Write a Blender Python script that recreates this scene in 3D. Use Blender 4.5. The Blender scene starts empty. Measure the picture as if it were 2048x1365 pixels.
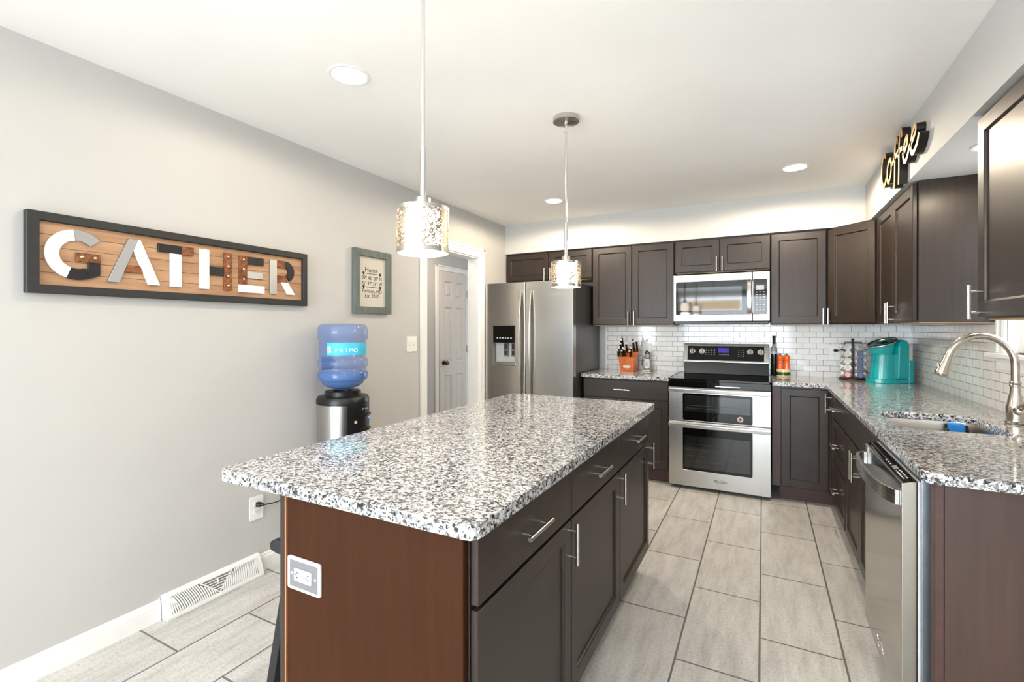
import bpy, bmesh, math, random
from math import sin, cos, pi, radians as R
from mathutils import Vector, Matrix

random.seed(7)
S = bpy.context.scene
COL = S.collection

# ------------------------------------------------------------------ camera
cam_d = bpy.data.cameras.new('camera')
cam_d.sensor_width = 36.0
cam_d.lens = 955.52 / 2048 * 36.0
cam_d.shift_y = -24.04 / 2048
cam_d.clip_start = 0.05
cam = bpy.data.objects.new('camera', cam_d)
COL.objects.link(cam)
cam.location = (0, 0, 1.335)
cam.rotation_euler = (R(90), 0, R(27.751))
S.camera = cam

# ------------------------------------------------------------------ world, exposure
S.view_settings.view_transform = 'Standard'
S.view_settings.look = 'None'
S.view_settings.gamma = 1.0
S.view_settings.use_curve_mapping = False
S.view_settings.exposure = 0.3
W = bpy.data.worlds.new('world')
S.world = W
W.use_nodes = True
bg = W.node_tree.nodes['Background']
bg.inputs[0].default_value = (0.80, 0.90, 1.0, 1)
bg.inputs[1].default_value = 1.6


def light(name, kind, loc, power, color=(1, 1, 1), rot=(0, 0, 0), size=1.0, size_y=None, spot=None, blend=0.6, radius=0.05):
    d = bpy.data.lights.new(name, kind)
    d.energy = power
    d.color = color
    if kind == 'AREA':
        d.size = size
        if size_y:
            d.shape = 'RECTANGLE'
            d.size_y = size_y
    else:
        d.shadow_soft_size = radius
    if kind == 'SPOT':
        d.spot_size = spot
        d.spot_blend = blend
    o = bpy.data.objects.new(name, d)
    COL.objects.link(o)
    o.location = loc
    o.rotation_euler = rot
    return o


DAY = (0.82, 0.915, 1.0)
WARM = (1.0, 0.86, 0.68)
# added panels for an unseen patio door and window, then sink window daylight
light('added_door_daylight', 'AREA', (-0.75, -5.90, 1.2), 250, DAY, (R(90), 0, 0), 2.8, 2.1)
light('added_window_daylight', 'AREA', (-2.44, -1.9, 1.55), 110, DAY, (R(90), 0, R(-90)), 1.5, 1.2)  # added to brighten the right soffit from the left
light('daylight_sink_window', 'AREA', (1.10, 2.83, 1.62), 2.5, DAY, (R(90), 0, R(90)), 0.6, 0.7)
# added hall fill without a fitting, added ceiling fill, then the chandelier downlight
light('added_hall_fill', 'AREA', (-3.0, 3.9, 2.40), 12, (1, 0.84, 0.68), (0, 0, 0), 0.3)
light('added_ceiling_fill', 'AREA', (-0.9, -1.7, 1.93), 58, (0.94, 0.975, 1.0), (R(180), 0, 0), 0.9, 0.28)  # stands in for flash bounced off the ceiling, set over the chandelier shade
light('chandelier_downlight', 'AREA', (-0.9, -1.7, 1.74), 4, (1, 0.93, 0.84), (0, 0, 0), 0.9, 0.28)

# ------------------------------------------------------------------ materials


def lin(c):
    c = c / 255.0
    return c / 12.92 if c <= 0.04045 else ((c + 0.055) / 1.055) ** 2.4


def rgb(r, g, b):
    return (lin(r), lin(g), lin(b), 1.0)


class NT:
    """small node-tree helper"""

    def __init__(s, name):
        s.m = bpy.data.materials.new(name)
        s.m.use_nodes = True
        s.t = s.m.node_tree
        s.p = s.t.nodes['Principled BSDF']
        s.co = None

    def n(s, kind, **kw):
        nd = s.t.nodes.new(kind)
        for k, v in kw.items():
            if k in nd.inputs.keys():
                nd.inputs[k].default_value = v
            else:
                setattr(nd, k, v)
        return nd

    def l(s, a, b):
        s.t.links.new(a, b)

    def coord(s, scale=(1, 1, 1), rot=(0, 0, 0)):
        if s.co is None:
            s.co = s.n('ShaderNodeTexCoord')
        mp = s.n('ShaderNodeMapping')
        mp.inputs['Scale'].default_value = scale
        mp.inputs['Rotation'].default_value = rot
        s.l(s.co.outputs['Object'], mp.inputs['Vector'])
        return mp.outputs['Vector']

    def noise(s, scale, detail=3, vec=None, rough=0.5):
        nd = s.n('ShaderNodeTexNoise')
        nd.inputs['Scale'].default_value = scale
        nd.inputs['Detail'].default_value = detail
        nd.inputs['Roughness'].default_value = rough
        s.l(vec if vec is not None else s.coord(), nd.inputs['Vector'])
        return nd.outputs['Fac']

    def ramp(s, fac, stops, interp='LINEAR'):
        nd = s.n('ShaderNodeValToRGB')
        cr = nd.color_ramp
        cr.interpolation = interp
        while len(cr.elements) < len(stops):
            cr.elements.new(0.5)
        for e, (p, c) in zip(cr.elements, stops):
            e.position = p
            e.color = c
        s.l(fac, nd.inputs['Fac'])
        return nd.outputs['Color']

    def mix(s, fac, a, b, mode='MIX'):
        nd = s.n('ShaderNodeMix')
        nd.data_type = 'RGBA'
        nd.blend_type = mode
        for sock, v in ((nd.inputs[0], fac), (nd.inputs[6], a), (nd.inputs[7], b)):
            if hasattr(v, 'is_output'):
                s.l(v, sock)
            else:
                sock.default_value = v
        return nd.outputs[2]

    def bump(s, h, strength=0.1, dist=0.01):
        nd = s.n('ShaderNodeBump')
        nd.inputs['Strength'].default_value = strength
        nd.inputs['Distance'].default_value = dist
        s.l(h, nd.inputs['Height'])
        s.l(nd.outputs['Normal'], s.p.inputs['Normal'])

    def set(s, **kw):
        for k, v in kw.items():
            sock = s.p.inputs[k.replace('_', ' ')]
            if hasattr(v, 'is_output'):
                s.l(v, sock)
            else:
                sock.default_value = v


def plain(name, c, rough=0.5, metal=0.0, var=0.06, scale=20, emit=None, es=0.0, spec=None, coat=0.0, trans=0.0, ior=1.45):
    t = NT(name)
    col = rgb(*c)
    if var > 0:
        f = t.noise(scale, 3)
        a = tuple(min(1, x * (1 - var)) for x in col[:3]) + (1,)
        b = tuple(min(1, x * (1 + var)) for x in col[:3]) + (1,)
        t.set(Base_Color=t.ramp(f, [(0.3, a), (0.7, b)]))
    else:
        t.set(Base_Color=col)
    t.set(Roughness=rough, Metallic=metal, IOR=ior)
    if spec is not None:
        t.p.inputs['Specular IOR Level'].default_value = spec
    if coat:
        t.p.inputs['Coat Weight'].default_value = coat
        t.p.inputs['Coat Roughness'].default_value = 0.1
    if trans:
        t.p.inputs['Transmission Weight'].default_value = trans
    if emit:
        t.p.inputs['Emission Color'].default_value = rgb(*emit)
        t.p.inputs['Emission Strength'].default_value = es
    return t.m


def wood(name, c1, c2, rough=0.40, stretch=(30, 30, 2.2), coat=0.08, bump=0.03):
    t = NT(name)
    v = t.coord(stretch)
    f = t.noise(1.6, 6, v, 0.6)
    f2 = t.noise(2.3, 2)
    col = t.ramp(f, [(0.3, rgb(*c1)), (0.72, rgb(*c2))])
    col = t.mix(0.25, col, t.ramp(f2, [(0.3, rgb(*c1)), (0.7, rgb(*c2))]))
    t.set(Base_Color=col, Roughness=rough)
    t.p.inputs['Coat Weight'].default_value = coat
    t.p.inputs['Coat Roughness'].default_value = 0.22
    t.bump(f, bump, 0.004)
    return t.m


def paint(name, c, rough=0.75):
    t = NT(name)
    f = t.noise(1.4, 3)
    col = rgb(*c)
    a = tuple(x * 0.975 for x in col[:3]) + (1,)
    b = tuple(min(1, x * 1.02) for x in col[:3]) + (1,)
    t.set(Base_Color=t.ramp(f, [(0.35, a), (0.65, b)]), Roughness=rough)
    t.bump(t.noise(260, 2), 0.05, 0.002)
    return t.m


def steel(name, c=(190, 190, 188), rough=0.27, stretch=(2, 2, 160)):
    t = NT(name)
    v = t.coord(stretch)
    f = t.noise(3.0, 3, v)
    col = rgb(*c)
    a = tuple(x * 0.96 for x in col[:3]) + (1,)
    t.set(Base_Color=t.ramp(f, [(0.3, a), (0.7, col)]), Metallic=1.0)
    r = t.n('ShaderNodeMapRange')
    t.l(f, r.inputs[0])
    r.inputs[3].default_value = rough * 0.93
    r.inputs[4].default_value = rough * 1.07
    t.set(Roughness=r.outputs[0])
    return t.m


def granite(name='granite'):
    t = NT(name)
    base = t.coord()
    wob = t.n('ShaderNodeTexNoise')
    wob.inputs['Scale'].default_value = 90
    t.l(base, wob.inputs['Vector'])
    mixv = t.n('ShaderNodeVectorMath', operation='MULTIPLY_ADD')
    t.l(wob.outputs['Color'], mixv.inputs[0])
    mixv.inputs[1].default_value = (0.010, 0.010, 0.010)
    t.l(base, mixv.inputs[2])

    def vor(scale):
        vn = t.n('ShaderNodeTexVoronoi')
        vn.inputs['Scale'].default_value = scale
        t.l(mixv.outputs[0], vn.inputs['Vector'])
        sp = t.n('ShaderNodeSeparateColor')
        t.l(vn.outputs['Color'], sp.inputs[0])
        return sp.outputs[0]

    c1 = t.ramp(vor(118), [(0.0, rgb(208, 208, 208)), (0.36, rgb(168, 168, 168)), (0.50, rgb(118, 117, 118)),
                           (0.66, rgb(68, 66, 67)), (0.79, rgb(26, 25, 27))], 'CONSTANT')
    c2 = t.ramp(vor(230), [(0.0, rgb(212, 212, 211)), (0.40, rgb(150, 149, 149)), (0.64, rgb(84, 82, 83)), (0.82, rgb(24, 23, 26))], 'CONSTANT')
    col = t.mix(t.ramp(t.noise(70, 2), [(0.42, (0, 0, 0, 1)), (0.60, (1, 1, 1, 1))]), c1, c2)
    t.set(Base_Color=col, Roughness=0.10)
    t.p.inputs['Coat Weight'].default_value = 0.3
    t.p.inputs['Coat Roughness'].default_value = 0.04
    return t.m


def bricks(name, axes, org, bw, rh, mortar, c1, c2, cm, rough, offset=0.5, floor=False):
    t = NT(name)
    co = t.n('ShaderNodeTexCoord')
    sep = t.n('ShaderNodeSeparateXYZ')
    t.l(co.outputs['Object'], sep.inputs[0])
    com = t.n('ShaderNodeCombineXYZ')
    for i in range(2):
        sub = t.n('ShaderNodeMath', operation='SUBTRACT')
        t.l(sep.outputs[axes[i]], sub.inputs[0])
        sub.inputs[1].default_value = org[i]
        t.l(sub.outputs[0], com.inputs[i])
    b = t.n('ShaderNodeTexBrick')
    b.offset = offset
    b.offset_frequency = 2
    b.inputs['Scale'].default_value = 1.0
    b.inputs['Brick Width'].default_value = bw
    b.inputs['Row Height'].default_value = rh
    b.inputs['Mortar Size'].default_value = mortar
    b.inputs['Mortar Smooth'].default_value = 0.15
    b.inputs['Bias'].default_value = 0.0
    b.inputs['Color1'].default_value = rgb(*c1)
    b.inputs['Color2'].default_value = rgb(*c2)
    b.inputs['Mortar'].default_value = rgb(*cm)
    t.l(com.outputs[0], b.inputs['Vector'])
    col = b.outputs['Color']
    inv = t.n('ShaderNodeMath', operation='SUBTRACT')
    inv.inputs[0].default_value = 1.0
    t.l(b.outputs['Fac'], inv.inputs[1])
    if floor:
        vein = t.noise(2.2, 5, t.coord((9, 1.6, 1), (0, 0, R(-28))), 0.62)
        grit = t.noise(85, 4, t.coord((1, 1, 1)), 0.75)
        v = t.ramp(vein, [(0.3, rgb(196, 190, 182)), (0.52, rgb(232, 228, 222)), (0.75, rgb(250, 248, 245))])
        g = t.ramp(grit, [(0.33, rgb(190, 182, 172)), (0.5, rgb(245, 243, 240)), (0.7, rgb(255, 255, 255))])
        c = t.mix(0.75, col, v, 'MULTIPLY')
        c = t.mix(0.6, c, g, 'MULTIPLY')
        col = t.mix(b.outputs['Fac'], c, rgb(*cm))
        r = t.ramp(grit, [(0.3, (0.55, 0.55, 0.55, 1)), (0.7, (0.32, 0.32, 0.32, 1))])
        t.set(Roughness=r)
    else:
        r = t.n('ShaderNodeMapRange')
        t.l(b.outputs['Fac'], r.inputs[0])
        r.inputs[3].default_value = rough
        r.inputs[4].default_value = 0.8
        t.set(Roughness=r.outputs[0])
    t.set(Base_Color=col)
    t.bump(inv.outputs[0], 0.5, 0.002)
    return t.m


def alpha_mesh(name):
    """perforated silver sheet of the pendant shade"""
    t = NT(name)
    vn = t.n('ShaderNodeTexVoronoi')
    vn.feature = 'DISTANCE_TO_EDGE'
    vn.inputs['Scale'].default_value = 150
    t.l(t.coord((1, 1, 0.8)), vn.inputs['Vector'])
    lt = t.n('ShaderNodeMath', operation='LESS_THAN')
    t.l(vn.outputs['Distance'], lt.inputs[0])
    lt.inputs[1].default_value = 0.17
    t.set(Base_Color=rgb(186, 170, 148), Metallic=1.0, Roughness=0.3, Alpha=lt.outputs[0])
    return t.m


def glass(name, c=(255, 255, 255), rough=0.02, alpha=0.12):
    """thin clear glass: mostly transparent with a glossy coat"""
    t = NT(name)
    t.set(Base_Color=rgb(*c), Roughness=rough, Alpha=alpha)
    f = t.noise(3, 1)
    r = t.n('ShaderNodeMapRange')
    t.l(f, r.inputs[0])
    r.inputs[3].default_value = rough
    r.inputs[4].default_value = rough + 0.02
    t.set(Roughness=r.outputs[0])
    return t.m


M = {}
M['wall'] = paint('grey_wall_paint', (192, 191, 188))
M['ceil'] = paint('ceiling_paint', (243, 242, 239), 0.85)
M['white'] = plain('white_trim_paint', (238, 238, 236), 0.4, var=0.02)
M['door'] = plain('hall_door_paint', (212, 206, 198), 0.45, var=0.02)
M['floor'] = bricks('floor_tile', (1, 0), (1.715, -0.318), 0.61, 0.304, 0.0042, (224, 225, 226), (212, 213, 214), (108, 104, 100), 0.4, floor=True)
M['tile_b'] = bricks('backsplash_tile', (0, 2), (0.205, 0.923), 0.099, 0.0485, 0.0013, (236, 235, 232), (230, 229, 226), (84, 79, 74), 0.08)
M['tile_r'] = bricks('backsplash_tile_side', (1, 2), (0.205, 0.923), 0.099, 0.0485, 0.0013, (236, 235, 232), (230, 229, 226), (84, 79, 74), 0.08)
M['wood'] = wood('espresso_wood', (38, 29, 23), (52, 41, 34))
M['drawer'] = wood('espresso_drawer_wood', (38, 29, 23), (52, 41, 34), stretch=(2.2, 30, 30))
M['panel'] = wood('brown_veneer', (48, 23, 7), (62, 32, 11), 0.6, coat=0.0)
M['panel'].node_tree.nodes['Principled BSDF'].inputs['Specular IOR Level'].default_value = 0.12
M['endpanel'] = wood('daylight_tinted_veneer', (52, 34, 27), (68, 47, 38), 0.45, coat=0.0)  # same veneer as the island panel, cooler daylight put into the colour
for k_ in ('wood', 'drawer'):
    M[k_].node_tree.nodes['Principled BSDF'].inputs['Specular IOR Level'].default_value = 0.38
M['kick'] = wood('toe_kick_wood', (58, 34, 28), (72, 44, 37), 0.5, (2, 30, 30), 0.0)
M['ply'] = wood('raw_plywood_edge', (176, 120, 84), (150, 98, 66), 0.6, coat=0)
M['maple'] = wood('cabinet_underside', (205, 170, 120), (190, 150, 100), 0.5, coat=0)
M['granite'] = granite()
M['steel'] = steel('stainless_steel')
M['steel_w'] = steel('dishwasher_stainless', (172, 168, 160), 0.17, (160, 160, 2))
M['steel_m'] = steel('microwave_stainless', (176, 172, 166), 0.38, (2, 2, 120))
M['steel_f'] = steel('fridge_stainless', (205, 203, 199), 0.22, (2, 2, 120))
M['steel_v'] = steel('stainless_steel_vertical', (186, 185, 182), 0.26, (160, 160, 2))
M['steel_d'] = steel('dark_stainless', (128, 125, 120), 0.2, (160, 160, 2))
M['nickel'] = plain('brushed_nickel', (200, 196, 188), 0.25, 1.0, 0.04, 60)
M['faucet'] = plain('faucet_nickel', (184, 176, 164), 0.22, 1.0, 0.04, 60)
M['chrome'] = plain('bright_metal', (225, 225, 222), 0.12, 1.0, 0.02)
M['galv'] = plain('galvanised_sheet', (150, 156, 162), 0.4, 1.0, 0.12, 14)
M['blackglass'] = plain('black_glass', (9, 11, 10), 0.04, 0, 0.0, spec=0.42)
M['enamel'] = plain('black_enamel', (12, 14, 13), 0.22, 0, 0.0, spec=0.22)
M['ovenglass'] = plain('oven_window_glass', (26, 30, 27), 0.05, 0, 0.0, spec=0.8)
M['black'] = plain('black_plastic', (20, 20, 20), 0.35, 0, 0.1)
M['matteblack'] = plain('matte_black', (30, 30, 30), 0.6, 0, 0.1)
M['fridge_side'] = plain('fridge_side_grey', (92, 93, 92), 0.3, 0.6, 0.04, 30)
M['grey'] = plain('grey_plastic', (120, 122, 122), 0.4)
M['lgrey'] = plain('light_grey_plastic', (196, 196, 194), 0.4)
M['plate'] = plain('white_plastic', (236, 236, 232), 0.35, 0, 0.02)
M['led'] = plain('lamp_lens', (255, 250, 240), 0.4, 0, 0, emit=(255, 240, 214), es=14)
M['bulb'] = plain('frosted_glow_glass', (255, 250, 240), 0.4, 0, 0, emit=(255, 244, 228), es=30)
M['shade_in'] = plain('shade_lining', (250, 244, 228), 0.6, 0, 0.02)
M['shade_mesh'] = alpha_mesh('perforated_silver')
M['clear'] = glass('clear_glass', (255, 255, 255), 0.02, 0.10)
M['pane'] = glass('window_glass', (255, 255, 255), 0.01, 0.06)
M['disp_blue'] = plain('clock_display', (30, 28, 90), 0.1, 0, 0, emit=(64, 60, 170), es=0.7)
M['lcd'] = plain('lcd_display', (150, 158, 150), 0.25)
M['mark'] = plain('printed_marks', (205, 205, 205), 0.5, 0, 0)
M['dkmark'] = plain('dark_print', (26, 26, 26), 0.6, 0, 0)


# ------------------------------------------------------------------ mesh builder
class B:
    def __init__(s):
        s.bm = bmesh.new()
        s.mats = []

    def mi(s, m):
        m = M[m] if isinstance(m, str) else m
        if m not in s.mats:
            s.mats.append(m)
        return s.mats.index(m)

    def faces(s, fs, m, smooth=False):
        i = s.mi(m)
        for f in fs:
            f.material_index = i
            f.smooth = smooth

    def mesh(s, verts, faces, m, smooth=False):
        vs = [s.bm.verts.new(v) for v in verts]
        out = []
        for f in faces:
            try:
                out.append(s.bm.faces.new([vs[i] for i in f]))
            except ValueError:
                pass
        s.faces(out, m, smooth)
        return s

    def hexa(s, p, m):
        return s.mesh(p, [(0, 3, 2, 1), (4, 5, 6, 7), (0, 1, 5, 4), (1, 2, 6, 5), (2, 3, 7, 6), (3, 0, 4, 7)], m)

    def box(s, x0, x1, y0, y1, z0, z1, m):
        return s.hexa([(x0, y0, z0), (x1, y0, z0), (x1, y1, z0), (x0, y1, z0),
                       (x0, y0, z1), (x1, y0, z1), (x1, y1, z1), (x0, y1, z1)], m)

    def cyl(s, p0, p1, r0, m, r1=None, n=20, caps=True):
        p0, p1 = Vector(p0), Vector(p1)
        r1 = r0 if r1 is None else r1
        d = (p1 - p0).normalized()
        a = d.orthogonal().normalized()
        b = d.cross(a)
        vs = []
        for p, r in ((p0, r0), (p1, r1)):
            vs += [p + (a * cos(2 * pi * i / n) + b * sin(2 * pi * i / n)) * r for i in range(n)]
        fs = [(i, (i + 1) % n, n + (i + 1) % n, n + i) for i in range(n)]
        if caps:
            fs += [tuple(range(n))[::-1], tuple(range(n, 2 * n))]
        return s.mesh(vs, fs, m, True)

    def lathe(s, prof, m, c=(0, 0, 0), n=32, rot=None, arc=None):
        """profile of (radius, height); axis z through c, optionally rotated"""
        a0, a1 = arc if arc else (0, 2 * pi)
        full = arc is None
        k = n if full else n + 1
        vs, idx = [], []
        for r, z in prof:
            if r < 1e-6 and full:
                idx.append([len(vs)] * k)
                vs.append(Vector((0, 0, z)))
            else:
                idx.append(list(range(len(vs), len(vs) + k)))
                vs += [Vector((r * cos(a0 + (a1 - a0) * i / n), r * sin(a0 + (a1 - a0) * i / n), z)) for i in range(k)]
        fs = []
        for j in range(len(prof) - 1):
            for i in range(n):
                i2 = (i + 1) % k if full else i + 1
                q = [idx[j][i], idx[j][i2], idx[j + 1][i2], idx[j + 1][i]]
                q2 = [v for t, v in enumerate(q) if v not in q[:t]]
                if len(q2) > 2:
                    fs.append(q2)
        mt = Matrix.Translation(Vector(c)) @ (rot.to_4x4() if rot else Matrix())
        return s.mesh([mt @ v for v in vs], fs, m, True)

    def tube(s, pts, r, m, n=12, closed=False, caps=True):
        pts = [Vector(p) for p in pts]
        rs = r if isinstance(r, (list, tuple)) else [r] * len(pts)
        k = len(pts)
        tan = []
        for i in range(k):
            if closed:
                t = pts[(i + 1) % k] - pts[i - 1]
            else:
                t = pts[min(i + 1, k - 1)] - pts[max(i - 1, 0)]
            tan.append(t.normalized())
        a = tan[0].orthogonal().normalized()
        vs = []
        for i in range(k):
            a = (a - tan[i] * a.dot(tan[i])).normalized()
            b = tan[i].cross(a)
            vs += [pts[i] + (a * cos(2 * pi * j / n) + b * sin(2 * pi * j / n)) * rs[i] for j in range(n)]
        fs = []
        for i in range(k if closed else k - 1):
            i2 = (i + 1) % k
            for j in range(n):
                fs.append((i * n + j, i * n + (j + 1) % n, i2 * n + (j + 1) % n, i2 * n + j))
        if caps and not closed:
            fs += [tuple(range(n))[::-1], tuple(range((k - 1) * n, k * n))]
        return s.mesh(vs, fs, m, True)

    def prism(s, poly, m, axis, d0, d1, holes=(), mside=None):
        """2-D polygon (with holes) extruded along an axis: x -> (y, z), y -> (x, z), z -> (x, y)"""
        def p3(q, d):
            return {'x': (d, q[0], q[1]), 'y': (q[0], d, q[1]), 'z': (q[0], q[1], d)}[axis]
        loops = [list(poly)] + [list(h) for h in holes]
        for d in (d0, d1):
            es, allv = [], []
            for lp in loops:
                vs = [s.bm.verts.new(p3(q, d)) for q in lp]
                allv.append(vs)
                es += [s.bm.edges.new((vs[i], vs[(i + 1) % len(vs)])) for i in range(len(vs))]
            if len(loops) == 1 and len(poly) <= 4:
                fs = [s.bm.faces.new(allv[0])]
            else:
                g = bmesh.ops.triangle_fill(s.bm, edges=es, use_beauty=True, use_dissolve=False)
                fs = [f for f in g['geom'] if isinstance(f, bmesh.types.BMFace)]
            s.faces(fs, m)
            if d == d0:
                first = allv
        side = []
        for va, vb in zip(first, allv):
            for i in range(len(va)):
                j = (i + 1) % len(va)
                side.append(s.bm.faces.new((va[i], va[j], vb[j], vb[i])))
        s.faces(side, mside or m, False)
        return s

    def text(s, txt, size, mat4, m, extrude=0.0005, align='CENTER', sx=1.0):
        cu = bpy.data.curves.new('lettering', 'FONT')
        cu.body = txt
        cu.size = size
        cu.extrude = extrude
        cu.align_x = align
        cu.align_y = 'CENTER'
        cu.resolution_u = 3
        ob = bpy.data.objects.new('lettering', cu)
        COL.objects.link(ob)
        dg = bpy.context.evaluated_depsgraph_get()
        me = bpy.data.meshes.new_from_object(ob.evaluated_get(dg))
        me.transform(mat4 @ Matrix.Diagonal((sx, 1, 1, 1)))
        n0 = len(s.bm.faces)
        s.bm.from_mesh(me)
        s.bm.faces.ensure_lookup_table()
        s.faces(s.bm.faces[n0:], m)
        bpy.data.objects.remove(ob)
        bpy.data.curves.remove(cu)
        bpy.data.meshes.remove(me)
        return s

    def build(s, name, parent=None, bevel=0.0, seg=2, label=None, loc=None, rotz=0.0, cat=None, group=None, kind=None, recalc=True):
        if recalc:
            bmesh.ops.recalc_face_normals(s.bm, faces=s.bm.faces)
        me = bpy.data.meshes.new(name)
        s.bm.to_mesh(me)
        s.bm.free()
        for m in s.mats:
            me.materials.append(m)
        if any(p.use_smooth for p in me.polygons):
            for p in me.polygons:
                p.use_smooth = True
            me.set_sharp_from_angle(angle=R(38))
        o = bpy.data.objects.new(name, me)
        COL.objects.link(o)
        if loc is not None:
            o.location = loc
        o.rotation_euler = (0, 0, rotz)
        if bevel:
            md = o.modifiers.new('bevel', 'BEVEL')
            md.width = bevel
            md.segments = seg
            md.limit_method = 'ANGLE'
            md.angle_limit = R(40)
        if parent is not None:
            o.parent = parent
        tag(o, label, cat, group, kind)
        return o


def tag(o, label=None, cat=None, group=None, kind=None):
    if label:
        o['label'] = label
    if cat:
        o['category'] = cat
    if group:
        o['group'] = group
    if kind:
        o['kind'] = kind
    return o


def thing(name, label, cat, loc=(0, 0, 0), rotz=0.0, group=None, kind=None):
    o = bpy.data.objects.new(name, None)
    o.empty_display_size = 0.1
    COL.objects.link(o)
    o.location = loc
    o.rotation_euler = (0, 0, rotz)
    return tag(o, label, cat, group, kind)


def copy_tree(o, parent=None):
    c = o.copy()
    COL.objects.link(c)
    if parent is not None:
        c.parent = parent
    for ch in list(o.children):
        copy_tree(ch, c)
    return c


def face_to(nx, up=(0, 0, 1)):
    """matrix whose local +z looks along nx and local +y is up (for lettering)"""
    z = Vector(nx).normalized()
    y = Vector(up)
    y = (y - z * y.dot(z)).normalized()
    x = y.cross(z)
    return Matrix((x, y, z)).transposed().to_4x4()


def T(x, y, z):
    return Matrix.Translation((x, y, z))


def rect_round(x0, x1, y0, y1, r, n=5):
    out = []
    for cx, cy, a in ((x1 - r, y1 - r, 0), (x0 + r, y1 - r, 90), (x0 + r, y0 + r, 180), (x1 - r, y0 + r, 270)):
        for i in range(n + 1):
            t = R(a + 90 * i / n)
            out.append((cx + r * cos(t), cy + r * sin(t)))
    return out


# ------------------------------------------------------------------ the setting
XL, XR, YB, YF, ZC = -2.455, 1.06, 4.86, -6.0, 2.438
HX = -3.40     # hall wall
b = B(); b.box(HX - 0.1, XR + 0.15, YF - 0.1, 6.0, -0.1, 0, 'floor'); b.build('floor', kind='structure')
b = B(); b.box(HX - 0.1, XR + 0.15, YF - 0.1, 6.0, ZC, ZC + 0.1, 'ceil'); b.build('ceiling', kind='structure')
# left wall with the cased opening (y 3.15..3.97, head 2.03)
DY0, DY1, DZ0, DZ1 = -2.7, -1.1, 0.85, 2.2  # opening for the added window behind the camera
O0, O1, OH = 3.150, 3.972, 2.030
b = B()
b.box(XL - 0.12, XL, YF, DY0, 0, ZC, 'wall')
b.box(XL - 0.12, XL, DY0, DY1, 0, DZ0, 'wall')
b.box(XL - 0.12, XL, DY0, DY1, DZ1, ZC, 'wall')
b.box(XL - 0.12, XL, DY1, O0, 0, ZC, 'wall')
b.box(XL - 0.12, XL, O1, YB + 0.12, 0, ZC, 'wall')
b.box(XL - 0.12, XL, O0, O1, OH, ZC, 'wall')
b.build('wall_left', kind='structure')
# back wall and its soffit
b = B()
b.box(XL, XR + 0.12, YB, YB + 0.12, 0, ZC, 'wall')
b.box(XL, XR, 4.503, YB, 2.134, ZC, 'wall')
b.build('wall_back', kind='structure')
# right wall: soffit, sink window hole
WY0, WY1, WZ0, WZ1 = 2.46, 3.205, 1.215, 2.05
b = B()
b.box(XR, XR + 0.12, YF, WY0, 0, ZC, 'wall')
b.box(XR, XR + 0.12, WY0, WY1, 0, WZ0, 'wall')
b.box(XR, XR + 0.12, WY0, WY1, WZ1, ZC, 'wall')
b.box(XR, XR + 0.12, WY1, YB, 0, ZC, 'wall')
b.box(0.693, XR, 1.3, 4.503, 2.134, ZC, 'wall')
b.build('wall_right', kind='structure')
# wall behind the camera with the opening for the added sliding door
GX0, GX1, GZ1 = -2.2, 0.8, 2.25
b = B()
b.box(XL, GX0, YF - 0.12, YF, 0, ZC, 'wall')
b.box(GX1, XR, YF - 0.12, YF, 0, ZC, 'wall')
b.box(GX0, GX1, YF - 0.12, YF, GZ1, ZC, 'wall')
b.build('wall_front', kind='structure')
# hall walls
b = B(); b.box(HX - 0.1, HX, 2.2, 6.0, 0, ZC, 'wall'); b.build('wall_hall', kind='structure')
b = B(); b.box(HX, XL - 0.12, 5.75, 5.85, 0, ZC, 'wall'); b.build('wall_hall_far', kind='structure')
b = B(); b.box(HX, XL - 0.12, 2.2, 2.3, 0, ZC, 'wall'); b.build('wall_hall_near', kind='structure')

# baseboards
def baseboard(name, y0, y1):
    b = B()
    prof = [(XL + 0.0005, 0), (XL + 0.014, 0), (XL + 0.014, 0.072), (XL + 0.009, 0.082), (XL + 0.009, 0.088), (XL + 0.004, 0.095), (XL + 0.0005, 0.095)]
    b.prism(prof, 'white', 'y', y0, y1)
    b.build(name, kind='structure')
baseboard('baseboard_left', YF, 1.188)
baseboard('baseboard_left_far', 1.672, 3.062)

# opening casing + jambs
b = B()
cw = 0.085
b.box(XL, XL + 0.012, O0 - cw, O0, 0, OH + cw, 'white')
b.box(XL + 0.012, XL + 0.02, O0 - cw, O0 - cw + 0.022, 0, OH + cw, 'white')
b.box(XL + 0.012, XL + 0.016, O0 - 0.018, O0 - 0.006, 0, OH + 0.006, 'white')
b.box(XL, XL + 0.012, O1, O1 + cw, 0, OH + cw, 'white')
b.box(XL + 0.012, XL + 0.02, O1 + cw - 0.022, O1 + cw, 0, OH + cw, 'white')
b.box(XL + 0.012, XL + 0.016, O1 + 0.006, O1 + 0.018, 0, OH + 0.006, 'white')
b.box(XL, XL + 0.012, O0, O1, OH, OH + cw, 'white')
b.box(XL + 0.012, XL + 0.02, O0 - cw, O1 + cw, OH + cw - 0.022, OH + cw, 'white')
b.box(XL - 0.122, XL + 0.001, O0, O0 + 0.012, 0, OH, 'white')
b.box(XL - 0.122, XL + 0.001, O1 - 0.012, O1, 0, OH, 'white')
b.box(XL - 0.122, XL + 0.001, O0, O1, OH - 0.012, OH, 'white')
b.build('trim_1', kind='structure', bevel=0.002, seg=1)

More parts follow.
